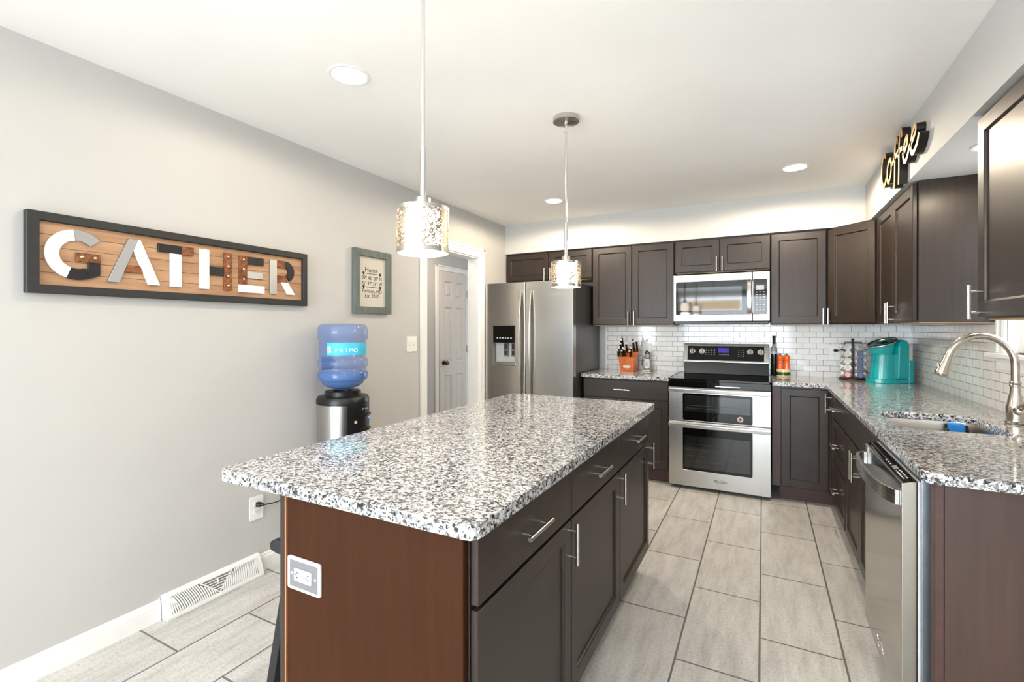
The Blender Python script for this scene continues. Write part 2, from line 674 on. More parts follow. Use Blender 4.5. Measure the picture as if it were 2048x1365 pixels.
# hall door (six panels)
dy0, dy1, dz1 = 4.590, 5.150, 2.030
dr = thing('door_1', 'beige six-panel interior door seen through the doorway', 'door', (HX, dy0, 0), kind='structure')
w = dy1 - dy0
b = B()
x0, xf, xr = 0.004, 0.030, 0.022
rows = [(0.10, 0.78), (0.93, 1.60), (1.71, 1.91)]
cols = [(0.085, w / 2 - 0.045), (w / 2 + 0.045, w - 0.085)]
ys = sorted([0, w] + [c for p in cols for c in p])
zs = sorted([0.01, dz1 - 0.004] + [c for p in rows for c in p])
for i in range(len(ys) - 1):
    for j in range(len(zs) - 1):
        a, c, e, g = ys[i], ys[i + 1], zs[j], zs[j + 1]
        pan = (a, c) in cols and (e, g) in rows
        if not pan:
            b.box(x0, xf, a, c, e, g, 'door')
        else:
            k, q = 0.022, 0.045
            P = lambda x, i_: [(x, a + i_, e + i_), (x, c - i_, e + i_), (x, c - i_, g - i_), (x, a + i_, g - i_)]
            v = P(xf, 0) + P(xr - 0.006, 0.010) + P(xr - 0.006, k) + P(xf - 0.003, q)
            fs = []
            for t in range(3):
                for u in range(4):
                    fs.append((t * 4 + u, t * 4 + (u + 1) % 4, t * 4 + 4 + (u + 1) % 4, t * 4 + 4 + u))
            fs.append((12, 13, 14, 15))
            b.mesh(v, fs, 'door')
bmesh.ops.remove_doubles(b.bm, verts=b.bm.verts, dist=0.0002)
b.build('door_panel', dr)
b = B()
for a, c, e, g in ((-0.065, -0.004, 0, dz1 + 0.065), (w + 0.004, w + 0.065, 0, dz1 + 0.065), (-0.004, w + 0.004, dz1 + 0.002, dz1 + 0.065)):
    b.box(0.0005, 0.016, a, c, e, g, 'white')
b.box(0.016, 0.024, -0.065, -0.048, 0, dz1 + 0.065, 'white')
b.box(0.016, 0.024, w + 0.048, w + 0.065, 0, dz1 + 0.065, 'white')
b.box(0.016, 0.024, -0.065, w + 0.065, dz1 + 0.048, dz1 + 0.065, 'white')
b.build('door_casing', dr, 0.002, 1)
M['bronze'] = plain('dark_bronze', (74, 66, 58), 0.25, 1.0, 0.05)
b = B()
kz, ky = 0.93, 0.065
b.lathe([(0.0, 0.0), (0.03, 0.0), (0.03, 0.006), (0.012, 0.010), (0.011, 0.028), (0.026, 0.038), (0.029, 0.052), (0.022, 0.066), (0, 0.07)], 'bronze', (0.031, ky, kz), 20, Matrix.Rotation(R(90), 3, 'Y'))
b.build('door_knob', dr)
for hz in (0.25, 1.08, 1.78):
    b = B(); b.box(0.024, 0.034, w - 0.004, w + 0.018, hz - 0.045, hz + 0.045, 'nickel'); b.cyl((0.034, w + 0.004, hz - 0.045), (0.034, w + 0.004, hz + 0.045), 0.006, 'nickel', n=10)
    b.build('hinge', dr)

# unseen sliding door, added behind the camera as a daylight source
g = thing('added_patio_door', 'unseen glass patio door added behind the camera for daylight', 'door', (0, 0, 0), kind='structure')
b = B()
for a, c in ((GX0, GX0 + 0.06), (GX1 - 0.06, GX1), ((GX0 + GX1) / 2 - 0.04, (GX0 + GX1) / 2 + 0.04)):
    b.box(a, c, YF - 0.09, YF - 0.02, 0, GZ1, 'white')
b.box(GX0, GX1, YF - 0.09, YF - 0.02, GZ1 - 0.06, GZ1, 'white')
b.box(GX0, GX1, YF - 0.09, YF - 0.02, 0, 0.06, 'white')
b.build('frame', g)
b = B(); b.box(GX0, GX1, YF - 0.06, YF - 0.055, 0.05, GZ1 - 0.05, 'pane'); b.build('glass', g)
# unseen window, added to light the right soffit
g = thing('added_window', 'unseen window added behind the camera as a light source', 'window', (0, 0, 0), kind='structure')
b = B()
for a, c in ((DY0, DY0 + 0.05), (DY1 - 0.05, DY1), (-1.925, -1.875)):
    b.box(XL - 0.09, XL - 0.03, a, c, DZ0, DZ1, 'white')
b.box(XL - 0.09, XL - 0.03, DY0, DY1, DZ0, DZ0 + 0.05, 'white')
b.box(XL - 0.09, XL - 0.03, DY0, DY1, DZ1 - 0.05, DZ1, 'white')
b.build('frame', g)
b = B(); b.box(XL - 0.06, XL - 0.055, DY0, DY1, DZ0, DZ1, 'pane'); b.build('glass', g)

# sink window
g = thing('window_1', 'white framed window over the sink', 'window', (0, 0, 0), kind='structure')
b = B()
c1 = 0.08
b.box(XR - 0.014, XR - 0.0005, WY1, WY1 + c1, WZ0, 2.13, 'white')
b.box(XR - 0.022, XR - 0.014, WY1 + c1 - 0.022, WY1 + c1, WZ0, 2.13, 'white')
b.box(XR - 0.018, XR - 0.014, WY1 + 0.008, WY1 + 0.022, WZ0, 2.13, 'white')
b.box(XR - 0.014, XR - 0.0005, WY0 - 0.035, WY0, WZ0, 2.13, 'white')
b.box(XR - 0.014, XR - 0.0005, WY0, WY1, WZ1, 2.13, 'white')
b.box(XR - 0.0005, XR + 0.12, WY1 - 0.012, WY1, WZ0, WZ1, 'white')
b.box(XR - 0.0005, XR + 0.12, WY0, WY0 + 0.012, WZ0, WZ1, 'white')
b.box(XR - 0.0005, XR + 0.12, WY0, WY1, WZ1 - 0.012, WZ1, 'white')
b.build('casing', g, 0.002, 1)
b = B()
b.box(XR - 0.055, XR + 0.12, WY0 - 0.035, WY1 + c1 + 0.025, WZ0 - 0.022, WZ0, 'white')
b.box(XR - 0.018, XR - 0.0005, WY0 - 0.03, WY1 + c1, WZ0 - 0.085, WZ0 - 0.022, 'white')
b.box(XR - 0.028, XR - 0.018, WY0 - 0.03, WY1 + c1, WZ0 - 0.04, WZ0 - 0.022, 'white')
b.build('sill', g, 0.004, 2)
for nm, z0, z1, xo in (('lower_sash', WZ0 + 0.004, 1.64, 0.035), ('upper_sash', 1.60, WZ1 - 0.014, 0.07)):
    b = B()
    y0, y1, r = WY0 + 0.014, WY1 - 0.014, 0.045
    b.box(XR + xo, XR + xo + 0.03, y0, y0 + r, z0, z1, 'white')
    b.box(XR + xo, XR + xo + 0.03, y1 - r, y1, z0, z1, 'white')
    b.box(XR + xo, XR + xo + 0.03, y0 + r, y1 - r, z0, z0 + r, 'white')
    b.box(XR + xo, XR + xo + 0.03, y0 + r, y1 - r, z1 - r, z1, 'white')
    for k in (1, 2):
        yy = y0 + (y1 - y0) * k / 3
        b.box(XR + xo + 0.006, XR + xo + 0.024, yy - 0.008, yy + 0.008, z0 + r, z1 - r, 'white')
    zz = (z0 + z1) / 2
    b.box(XR + xo + 0.006, XR + xo + 0.024, y0 + r, y1 - r, zz - 0.008, zz + 0.008, 'white')
    b.build(nm, g, 0.002, 1)
    b = B(); b.box(XR + xo + 0.014, XR + xo + 0.017, y0 + r, y1 - r, z0 + r, z1 - r, 'pane'); b.build('pane', g)

# tiled backsplash
b = B()
b.box(-1.432, XR - 0.0085, YB - 0.008, YB - 0.0005, 0.9255, 1.40, 'tile_b')
b.build('trim_2', kind='structure')
b = B()
b.box(-1.452, -1.4325, YB - 0.010, YB - 0.0005, 0.9255, 1.40, 'white')
b.build('trim_3', kind='structure')
b = B()
b.box(XR - 0.008, XR - 0.0005, WY1 + c1 + 0.0005, YB - 0.0085, 0.9255, 1.40, 'tile_r')
b.box(XR - 0.008, XR - 0.0005, 1.76, WY1 + c1 + 0.0005, 0.9255, WZ0 - 0.0855, 'tile_r')
b.build('trim_4', kind='structure')


# ------------------------------------------------------------------ cabinets
def shaker(b, x0, x1, z0, z1, m, t=0.02, rail=0.056, rec=0.009, y=0.0):
    Q = lambda yy, i: [(x0 + i, yy, z0 + i), (x1 - i, yy, z0 + i), (x1 - i, yy, z1 - i), (x0 + i, yy, z1 - i)]
    v = Q(y, 0) + Q(y, rail) + Q(y + rec, rail + 0.004) + Q(y + t, 0)
    fs = []
    for u in range(4):
        w_ = (u + 1) % 4
        fs += [(u, w_, 4 + w_, 4 + u), (4 + u, 4 + w_, 8 + w_, 8 + u), (u, 12 + u, 12 + w_, w_)]
    fs += [(8, 9, 10, 11), (12, 15, 14, 13)]
    b.mesh(v, fs, m)
    return b


def bar_pull(cx, cz, parent, vertical, L=0.14, y=0.0):
    b = B()
    r, so = 0.0062, 0.034
    if vertical:
        b.cyl((cx, y - so, cz - L / 2), (cx, y - so, cz + L / 2), r, 'nickel', n=16)
        for k in (-1, 1):
            b.cyl((cx, y - so, cz + k * L * 0.31), (cx, y - 0.0005, cz + k * L * 0.31), 0.0046, 'nickel', n=12)
    else:
        b.cyl((cx - L / 2, y - so, cz), (cx + L / 2, y - so, cz), r, 'nickel', n=16)
        for k in (-1, 1):
            b.cyl((cx + k * L * 0.31, y - so, cz), (cx + k * L * 0.31, y - 0.0005, cz), 0.0046, 'nickel', n=12)
    return b.build('handle', parent, label='brushed nickel bar handle')


def cabinet(name, label, loc, rot, w, d, z0, z1, fronts, group, toe=False, shell=False, under=None, mcar='wood'):
    root = thing(name, label, 'cabinet', loc, rot, group)
    b = B()
    a = 0.0012
    if not shell:
        b.box(a, w - a, 0.0215, d, z0, z1, mcar)
    else:
        b.box(a, 0.018, 0.0215, d, z0, z1, mcar)
        b.box(w - 0.018, w - a, 0.0215, d, z0, z1, mcar)
        b.box(0.018, w - 0.018, d - 0.012, d, z0, z1, mcar)
        b.box(0.018, w - 0.018, 0.0215, d - 0.012, z0, z0 + 0.018, mcar)
        b.box(0.018, w - 0.018, 0.0215, 0.04, z0 + 0.018, z1, mcar)
    b.build('carcass', root, 0.0015, 1)
    if under:
        b = B(); b.box(0.015, w - 0.015, 0.03, d - 0.01, z0 - 0.004, z0 - 0.0002, under); b.build('underside', root, label='pale unfinished underside')
    if toe:
        b = B(); b.box(a, w - a, 0.078, 0.095, 0.001, z0 - 0.0005, 'kick'); b.build('toe_kick', root)
    for f in fronts:
        b = B()
        x0_, x1_, f0, f1 = f[1:5]
        if f[0] == 'slab':
            b.box(x0_, x1_, 0, 0.02, f0, f1, 'drawer')
            o = b.build('drawer_front', root, 0.003, 2)
        else:
            shaker(b, x0_, x1_, f0, f1, 'wood' if f[0] == 'door' else 'drawer')
            o = b.build('door' if f[0] == 'door' else 'drawer_front', root, 0.002, 1)
        if len(f) > 5:
            bar_pull(f[5], f[6], o, f[7], f[8] if len(f) > 8 else 0.135)
    return root


UY, UX = 4.520, 0.716          # upper door faces
UB, UT = 1.372, 2.1335
UD = YB - UY - 0.0095
GU = 'dark wall cabinets under the soffit'
GB = 'dark base cabinets along the walls'


def upper(name, label, x0, x1, zb, doors, d=UD):
    w_ = x1 - x0
    fr = []
    for (a, c, hx) in doors:
        fr.append(('door', a - x0, c - x0, zb + 0.008, 2.120, hx - x0, zb + 0.008 + 0.055, True, 0.128))
    return cabinet(name, label, (x0, UY, 0), 0, w_, d, zb, UT, fr, GU, under='maple')


upper('wall_cabinet', 'short dark two-door wall cabinet above the fridge', -2.452, -1.489, 1.832,
      [(-2.446, -1.960, -1.990), (-1.954, -1.495, -1.925)])
upper('wall_cabinet', 'tall dark two-door wall cabinet between fridge and microwave', -1.487, -0.7165, UB,
      [(-1.481, -1.105, -1.129), (-1.098, -0.7225, -1.074)])
upper('wall_cabinet', 'short dark two-door wall cabinet directly above the microwave', -0.7145, 0.051, 1.836,
      [(-0.708, -0.340, -0.360), (-0.333, 0.045, -0.314)])
upper('wall_cabinet', 'single-door dark wall cabinet right of the microwave', 0.053, 0.447, UB,
      [(0.058, 0.440, 0.418)])
# diagonal corner cabinet
cx0, cy0 = 0.4485, UY + 0.003
cx1, cy1 = UX + 0.0, 4.2525
root = thing('corner_wall_cabinet', 'dark corner wall cabinet with one angled door', 'cabinet', (0, 0, 0), 0, GU)
b = B()
e = 0.021 * math.sqrt(0.5)
b.prism([(cx0 + 0.002, cy0 + 0.022), (cx1 + 0.022, cy1 + 0.002), (XR - 0.0095, cy1 + 0.002), (XR - 0.0095, YB - 0.0095), (cx0 + 0.002, YB - 0.0095)], 'wood', 'z', UB, UT)
b.build('carcass', root, 0.0015, 1)
dl = math.hypot(cx1 - cx0, cy1 - cy0)
ang = math.atan2(cy1 - cy0, cx1 - cx0)
b = B()
shaker(b, 0.008, dl - 0.008, UB + 0.008, 2.120, 'wood')
o = b.build('door', root, 0.002, 1, loc=(cx0, cy0, 0), rotz=ang)
bar_pull(0.036, UB + 0.063, o, True, 0.128)

# right wall uppers; local x runs towards the camera
r0 = 4.250
cabinet('wall_cabinet', 'two-door dark wall cabinet on the right wall under the coffee sign', (UX, r0, 0), R(-90), r0 - 3.286, XR - UX - 0.0095, UB, UT,
        [('door', 0.06, r0 - 3.752, UB + 0.008, 2.12, r0 - 3.782, UB + 0.063, True, 0.128),
         ('door', r0 - 3.748, r0 - 3.303, UB + 0.008, 2.12, r0 - 3.718, UB + 0.063, True, 0.128)], GU, under='maple')
cabinet('wall_cabinet', 'near dark wall cabinet at the right picture edge', (UX, 2.420, 0), R(-90), 0.458, XR - UX - 0.0235, UB, UT,
        [('door', 0.004, 0.454, UB + 0.008, 2.12, 0.034, UB + 0.064, True, 0.128)], GU, under='maple')

# base cabinets
BY, BX = 4.240, 0.430           # base door faces
ZB, ZT = 0.115, 0.8905
CT, CB = 0.925, 0.892
wl = 1.484 - 0.7165
cabinet('base_cabinet', 'dark base cabinet with one wide drawer between fridge and range', (-1.484, BY, 0), 0, wl, YB - BY - 0.003, ZB, ZT,
        [('slab', 0.004, wl - 0.004, 0.715, 0.876, wl / 2 - 0.014, 0.793, False, 0.14),
         ('door', 0.004, wl / 2 - 0.002, 0.125, 0.705, wl / 2 - 0.03, 0.64, True),
         ('door', wl / 2 + 0.002, wl - 0.004, 0.125, 0.705, wl / 2 + 0.03, 0.64, True)], GB, toe=True)
# corner base cabinet with a pie-cut pair of doors
root = thing('corner_base_cabinet', 'dark inside-corner base cabinet right of the range', 'cabinet', (0, 0, 0), 0, GB)
b = B()
SY = 4.030
b.prism([(0.0605, BY + 0.0215), (BX + 0.0215, BY + 0.0215), (BX + 0.0215, SY), (XR - 0.003, SY), (XR - 0.003, YB - 0.003), (0.0605, YB - 0.003)], 'wood', 'z', ZB, ZT)
b.build('carcass', root, 0.0015, 1)
b = B(); b.box(0.0605, 0.118, BY + 0.004, BY + 0.021, ZB + 0.004, ZT, 'endpanel'); b.build('filler_strip', root, 0.001, 1, label='reddish brown filler strip')
b = B()
b.prism([(0.112, BY + 0.085), (BX + 0.085, BY + 0.085), (BX + 0.085, SY), (BX + 0.10, SY), (BX + 0.10, BY + 0.10), (0.112, BY + 0.10)], 'kick', 'z', 0.001, ZB - 0.0005)
b.build('toe_kick', root)
b = B(); shaker(b, 0.124, BX - 0.003, ZB + 0.008, 0.876, 'wood', y=BY); b.build('door', root, 0.002, 1)
b = B(); shaker(b, 0.0, 0.20, ZB + 0.008, 0.876, 'wood', rail=0.05); o = b.build('door', root, 0.002, 1, loc=(BX, BY - 0.004, 0), rotz=R(-90))
bar_pull(0.135, 0.797, o, True, 0.14)

y0, y1 = SY, 3.452
w_ = y0 - y1
cabinet('drawer_cabinet', 'dark three-drawer base cabinet beside the inside corner', (BX, y0, 0), R(-90), w_, XR - BX - 0.003, ZB, ZT,
        [('slab', 0.02, w_ - 0.004, 0.722, 0.876, w_ / 2, 0.806, False, 0.14),
         ('shaker', 0.02, w_ - 0.004, 0.43, 0.712, w_ / 2, 0.566, False, 0.14),
         ('shaker', 0.02, w_ - 0.004, 0.125, 0.42, w_ / 2, 0.275, False, 0.14)], GB, toe=True)
y0, y1 = 3.450, 2.499
w_ = y0 - y1
cabinet('sink_cabinet', 'dark two-door base cabinet under the sink', (BX, y0, 0), R(-90), w_, XR - BX - 0.003, ZB, ZT,
        [('slab', 0.004, w_ - 0.004, 0.722, 0.876),
         ('door', 0.03, w_ / 2 - 0.002, 0.125, 0.712, w_ / 2 - 0.028, 0.632, True, 0.15),
         ('door', w_ / 2 + 0.002, w_ - 0.004, 0.125, 0.712, w_ / 2 + 0.028, 0.632, True, 0.15)], GB, toe=True, shell=True)
# end panel of the sink run
root = thing('end_panel', 'brown end panel closing the sink counter beside the dishwasher', 'panel', (0, 0, 0))
b = B(); b.box(0.462, XR - 0.003, 1.802, 1.820, 0.001, ZT, 'endpanel'); b.build('panel', root, 0.0015, 1)
b = B(); b.box(0.440, 0.4615, 1.799, 1.838, 0.001, ZT, 'kick'); b.build('edge_strip', root, 0.0015, 1)

# island: three units, end panel, back panel
GI = 'island base cabinets'
IX = -0.560
ib = [0.900, 1.486, 2.088, 2.690]
lab = ['nearest island cabinet with outlet in its brown side panel', 'middle island cabinet between the near and far units', 'far island cabinet nearest to the range']
for k in range(3):
    w_ = ib[k + 1] - ib[k]
    root = cabinet('island_cabinet', lab[k], (IX, ib[k], 0), R(90), w_, 0.610, ZB, ZT,
                   [('slab', 0.003, w_ - 0.004, 0.716, 0.876, w_ / 2 - 0.02, 0.797, False, 0.15),
                    ('door', 0.003, w_ - 0.004, 0.125, 0.705, w_ - 0.036, 0.645, True, 0.135)], GI, toe=True)
    if k == 0:
        b = B()
        b.box(-0.015, -0.0015, 0.026, 0.611, 0.001, ZT, 'panel')
        b.box(-0.018, -0.015, 0.026, 0.060, 0.001, ZT, 'panel')
        b.build('side_panel', root, 0.001, 1, label='reddish brown veneered side panel')
root = thing('island_back_panel', 'dark panel on the stool side of the island', 'panel', (0, 0, 0))
b = B(); b.box(-1.196, -1.1785, 0.880, 2.690, 0.001, ZT, 'wood'); b.build('panel', root, 0.001, 1)
b = B(); b.box(-1.178, -1.1725, 0.8815, 2.690, 0.001, ZT, 'ply'); b.build('raw_edge', root, label='pale raw plywood edge')

# ------------------------------------------------------------------ worktops
b = B(); b.prism(rect_round(-1.418, -0.527, 0.838, 2.705, 0.03), 'granite', 'z', CB, CT)
b.build('island_worktop', bevel=0.008, seg=3, label='speckled black and white granite slab on the island', cat='countertop')
b = B(); b.prism(rect_round(-1.494, -0.712, 4.208, YB - 0.002, 0.006), 'granite', 'z', CB, CT)
b.build('worktop', bevel=0.005, seg=2, label='short granite countertop between fridge and range under the knives', cat='countertop')
SK = (0.497, 0.865, 2.515, 2.985)
poly = [(0.0585, 4.212), (0.387, 4.212), (0.401, 4.206), (0.407, 4.192), (0.407, 1.785), (0.416, 1.763), (0.437, 1.754), (XR - 0.002, 1.754), (XR - 0.002, YB - 0.002), (0.0585, YB - 0.002)]
b = B(); b.prism(poly, 'granite', 'z', CB, CT, holes=[rect_round(*SK, 0.06)])
b.build('worktop', bevel=0.006, seg=2, label='L-shaped granite countertop holding the sink and coffee maker', cat='countertop')

# sink bowl
b = B()
def ring(off, z):
    return [(x, y, z) for x, y in rect_round(SK[0] - off, SK[1] + off, SK[2] - off, SK[3] + off, 0.06 + max(off, -0.03), 5)]
lv = [(0.025, CB - 0.001), (0.006, CB - 0.001), (0.003, CB - 0.02), (-0.006, 0.76), (-0.03, 0.742), (-0.10, 0.738)]
vs, fs = [], []
for off, z in lv:
    vs += ring(off, z)
n = len(ring(0, 0))
for k in range(len(lv) - 1):
    for i in range(n):
        fs.append((k * n + i, k * n + (i + 1) % n, (k + 1) * n + (i + 1) % n, (k + 1) * n + i))
fs.append(tuple(range((len(lv) - 1) * n, len(lv) * n)))
M['sink'] = plain('sink_steel', (196, 190, 182), 0.3, 1.0, 0.04, 30)
b.mesh(vs, fs, 'sink', True)
t = thing('kitchen_sink', 'stainless undermount sink set in the right counter', 'sink', (0, 0, 0))
o = b.build('bowl', t)
sm = o.modifiers.new('thick', 'SOLIDIFY'); sm.thickness = 0.0012; sm.offset = 1
b = B(); b.lathe([(0, 0.0015), (0.03, 0.0015), (0.045, 0.003), (0.045, 0.0002)], 'chrome', (0.70, 2.75, 0.7385), 24); b.build('drain', t)


# ------------------------------------------------------------------ range
def rrect(x0, x1, z0, z1, r, n=4):
    return rect_round(x0, x1, z0, z1, r, n)


t = thing('kitchen_range', 'stainless double-oven electric range with black glass top', 'range', (-0.327, 4.190, 0))
hw = 0.380
b = B()
b.box(-hw, hw, 0.045, 0.655, 0.03, 0.905, 'steel_d')
b.box(-hw + 0.03, hw - 0.03, 0.09, 0.60, 0.001, 0.03, 'matteblack')
b.build('body', t)
b = B()
b.prism(rect_round(-hw - 0.001, hw + 0.001, 0.012, 0.60, 0.012), 'blackglass', 'z', 0.906, 0.921)
b.build('cooktop', t, 0.004, 2)
M['burner'] = plain('burner_ring_print', (62, 62, 64), 0.15, 0, 0)
b = B()
for bx, by, br in ((-0.19, 0.17, 0.11), (0.19, 0.17, 0.09), (-0.19, 0.43, 0.08), (0.19, 0.43, 0.10), (0, 0.32, 0.05)):
    b.lathe([(br, 0.9213), (br + 0.003, 0.9213)], 'burner', (bx, by, 0), 36)
b.build('burner_ring', t)
b = B()
b.box(-hw, hw, 0.012, 0.044, 0.850, 0.9055, 'blackglass')
b.build('front_lip', t, 0.003, 2)
b = B(); b.box(-0.02, 0.16, 0.010, 0.0118, 0.864, 0.870, 'steel'); b.build('trim_strip', t)
def oven(nm, z0, z1, wz0, wz1, hz, label):
    b = B()
    wx0, wx1 = -0.268, 0.250
    b.prism([(-hw, z0), (hw, z0), (hw, z1), (-hw, z1)], 'steel_v', 'y', 0.004, 0.043, holes=[rrect(wx0, wx1, wz0, wz1, 0.012)])
    d = b.build(nm, t, 0.003, 2, label=label)
    b = B()
    b.prism(rrect(wx0 + 0.0005, wx1 - 0.0005, wz0 + 0.0005, wz1 - 0.0005, 0.012), 'blackglass', 'y', 0.005, 0.03)
    b.build('window_surround', d)
    b = B()
    inz1 = wz1 - (0.07 if wz1 - wz0 > 0.25 else 0.02)
    inz0 = wz0 + (0.022 if wz1 - wz0 > 0.25 else 0.075)
    b.prism(rrect(wx0 + 0.014, wx1 - 0.014, inz0, inz1, 0.006), 'ovenglass', 'y', 0.0035, 0.006)
    b.build('oven_window', d)
    b = B()
    for k in range(2 if wz1 - wz0 < 0.25 else 4):
        zz = inz0 + (inz1 - inz0) * (0.2 + 0.18 * k)
        b.box(wx0 + 0.03, wx1 - 0.03, 0.0028, 0.0034, zz, zz + 0.003, 'burner')
    b.build('rack', d)
    b = B()
    b.prism([(-0.024, hz - 0.017), (-0.012, hz - 0.019), (0.003, hz - 0.012), (0.003, hz + 0.016), (-0.018, hz + 0.019), (-0.026, hz + 0.010)], 'steel', 'x', -hw, hw)
    b.build('handle', d, 0.003, 2, label='full-width bowed steel handle')
    return d
d = oven('upper_oven_door', 0.570, 0.8485, 0.578, 0.800, 0.829, 'upper oven door')
b = B()
b.lathe([(0.0, 0), (0.022, 0), (0.022, 0.0006), (0, 0.0006)], M['lgrey'], (0.165, 0.0034, 0.615), 28, Matrix.Rotation(R(90), 3, 'X'))
M['sticker'] = plain('pink_sticker', (214, 176, 160), 0.5, 0, 0)
b.lathe([(0.0, 0.0008), (0.018, 0.0008), (0.018, 0.0012)], 'sticker', (0.165, 0.0034, 0.615), 28, Matrix.Rotation(R(90), 3, 'X'))
b.lathe([(0.0, 0.0013), (0.011, 0.0013), (0.011, 0.0016)], 'matteblack', (0.165, 0.0034, 0.615), 24, Matrix.Rotation(R(90), 3, 'X'))
b.text('C5', 0.013, T(0.165, 0.0016, 0.615) @ face_to((0, -1, 0)), 'lgrey', 0.0002)
b.build('round_sticker', d)
d = oven('lower_oven_door', 0.030, 0.5650, 0.165, 0.520, 0.536, 'lower oven door')
def logo(b, size, mt, m):
    b.text('Whirlpool', size, mt, m, 0.0003, sx=0.9)
    pts = [(size * (-0.2 + 1.25 * cos(a)), size * (0.02 + 0.62 * sin(a)), 0.0003) for a in [R(x) for x in range(-40, 260, 12)]]
    n0 = len(b.bm.verts)
    b.tube([mt @ Vector(p) for p in pts], size * 0.035, m, 6)
b = B(); logo(b, 0.026, T(0.02, 0.0036, 0.098) @ face_to((0, -1, 0)), 'burner'); b.build('logo', d)
# backguard
b = B()
b.prism([(0.56, 0.9215), (0.655, 0.9215), (0.655, 1.17), (0.60, 1.17)], 'enamel', 'x', -hw + 0.045, hw - 0.01)
b.build('backguard_base', t, 0.003, 2)
bgx0, bgx1 = -hw + 0.040, hw - 0.005
tilt = (0.545, 0.597)
def bgp(z):
    return tilt[0] + (tilt[1] - tilt[0]) * (z - 1.035) / (1.195 - 1.035)
b = B()
b.prism([(bgp(1.030), 1.030), (0.655, 1.030), (0.655, 1.195), (bgp(1.195) + 0.01, 1.199), (bgp(1.195), 1.192)], 'steel', 'x', bgx0, bgx1)
bg_ = b.build('backguard', t, 0.006, 3, label='stainless control backguard')
nx = Vector((0, -(1.195 - 1.035), (tilt[1] - tilt[0]))).normalized()
def on_bg(u, z, off):
    return Vector((u, bgp(z), z)) + nx * off
b = B()
c0, c1_, z0, z1 = bgx0 + 0.036, bgx1 - 0.042, 1.046, 1.176
b.hexa([on_bg(c0, z0, -0.002), on_bg(c1_, z0, -0.002), on_bg(c1_, z1, -0.002), on_bg(c0, z1, -0.002),
        on_bg(c0, z0, 0.002), on_bg(c1_, z0, 0.002), on_bg(c1_, z1, 0.002), on_bg(c0, z1, 0.002)], 'blackglass')
cp = b.build('control_panel', t)
b = B()
b.hexa([on_bg(-0.04, 1.118, 0.001), on_bg(0.05, 1.118, 0.001), on_bg(0.05, 1.160, 0.001), on_bg(-0.04, 1.160, 0.001),
        on_bg(-0.04, 1.118, 0.0026), on_bg(0.05, 1.118, 0.0026), on_bg(0.05, 1.160, 0.0026), on_bg(-0.04, 1.160, 0.0026)], 'disp_blue')
b.build('clock', cp)
def dash(b, u, z, w, h, m='mark'):
    b.hexa([on_bg(u, z, 0.002), on_bg(u + w, z, 0.002), on_bg(u + w, z + h, 0.002), on_bg(u, z + h, 0.002),
            on_bg(u, z, 0.0024), on_bg(u + w, z, 0.0024), on_bg(u + w, z + h, 0.0024), on_bg(u, z + h, 0.0024)], m)
b = B()
for i in range(4):
    for j in range(4):
        dash(b, -0.150 + i * 0.024, 1.098 + j * 0.016, 0.011, 0.003)
b.build('keypad', cp)
b = B()
for i in range(3):
    for j in range(4):
        dash(b, 0.125 + i * 0.02, 1.085 + j * 0.018, 0.006, 0.004)
b.build('keypad', cp)
b = B()
for i in range(6):
    dash(b, -0.03 + i * 0.014, 1.098, 0.009, 0.003)
b.build('keypad', cp)
rotn = Vector((0, 0, 1)).rotation_difference(nx).to_matrix()
for u in (-0.262, -0.178, 0.222, 0.305):
    b = B()
    b.lathe([(0.030, 0.002), (0.029, 0.006), (0.024, 0.012), (0.0, 0.012)], 'chrome', on_bg(u, 1.126, 0), 28, rotn)
    k = b.build('knob', t, label='bright metal control knob')
    b = B()
    p = lambda du, dz, o_: on_bg(u + du, 1.126 + dz, o_)
    b.hexa([p(-0.008, -0.022, 0.012), p(0.008, -0.022, 0.012), p(0.008, 0.022, 0.012), p(-0.008, 0.022, 0.012),
            p(-0.007, -0.022, 0.028), p(0.007, -0.022, 0.028), p(0.007, 0.022, 0.028), p(-0.007, 0.022, 0.028)], 'nickel')
    for s_ in (-1, 1):
        b.hexa([p(s_ * 0.0085 - 0.0012, -0.018, 0.0122), p(s_ * 0.0085 + 0.0012, -0.018, 0.0122), p(s_ * 0.0085 + 0.0012, 0.018, 0.0122), p(s_ * 0.0085 - 0.0012, 0.018, 0.0122),
                p(s_ * 0.0085 - 0.0012, -0.018, 0.026), p(s_ * 0.0085 + 0.0012, -0.018, 0.026), p(s_ * 0.0085 + 0.0012, 0.018, 0.026), p(s_ * 0.0085 - 0.0012, 0.018, 0.026)], 'black')
    b.build('grip', k, 0.001, 1)

# ------------------------------------------------------------------ microwave
t = thing('microwave_oven', 'stainless over-the-range microwave under the short wall cabinet', 'microwave', (-0.3325, 4.462, 0))
hw = 0.3805
z0, z1 = 1.402, 1.812
b = B()
b.box(-hw, hw, 0.036, YB - 4.462 - 0.0095, z0 - 0.012, z1, 'matteblack')
b.build('body', t)
sx = 0.253
b = B()
gx0, gx1, gz0, gz1 = -hw + 0.022, sx - 0.006, z0 + 0.058, z1 - 0.064
b.prism([(-hw, z0), (sx - 0.001, z0), (sx - 0.001, z1), (-hw, z1)], 'steel_m', 'y', 0, 0.035, holes=[rrect(gx0, gx1, gz0, gz1, 0.012)])
d = b.build('door', t, 0.003, 2)
b = B(); b.prism(rrect(gx0 + 0.0004, gx1 - 0.0004, gz0 + 0.0004, gz1 - 0.0004, 0.012), 'blackglass', 'y', 0.001, 0.03); b.build('glass_surround', d)
M['mwglass'] = plain('microwave_window_screen', (34, 36, 36), 0.05, 0, 0, spec=0.9)
b = B(); b.prism(rrect(gx0 + 0.014, gx1 - 0.075, gz0 + 0.034, gz1 - 0.05, 0.004), 'mwglass', 'y', 0.0002, 0.002); b.build('window', d)
b = B()
hx = 0.228
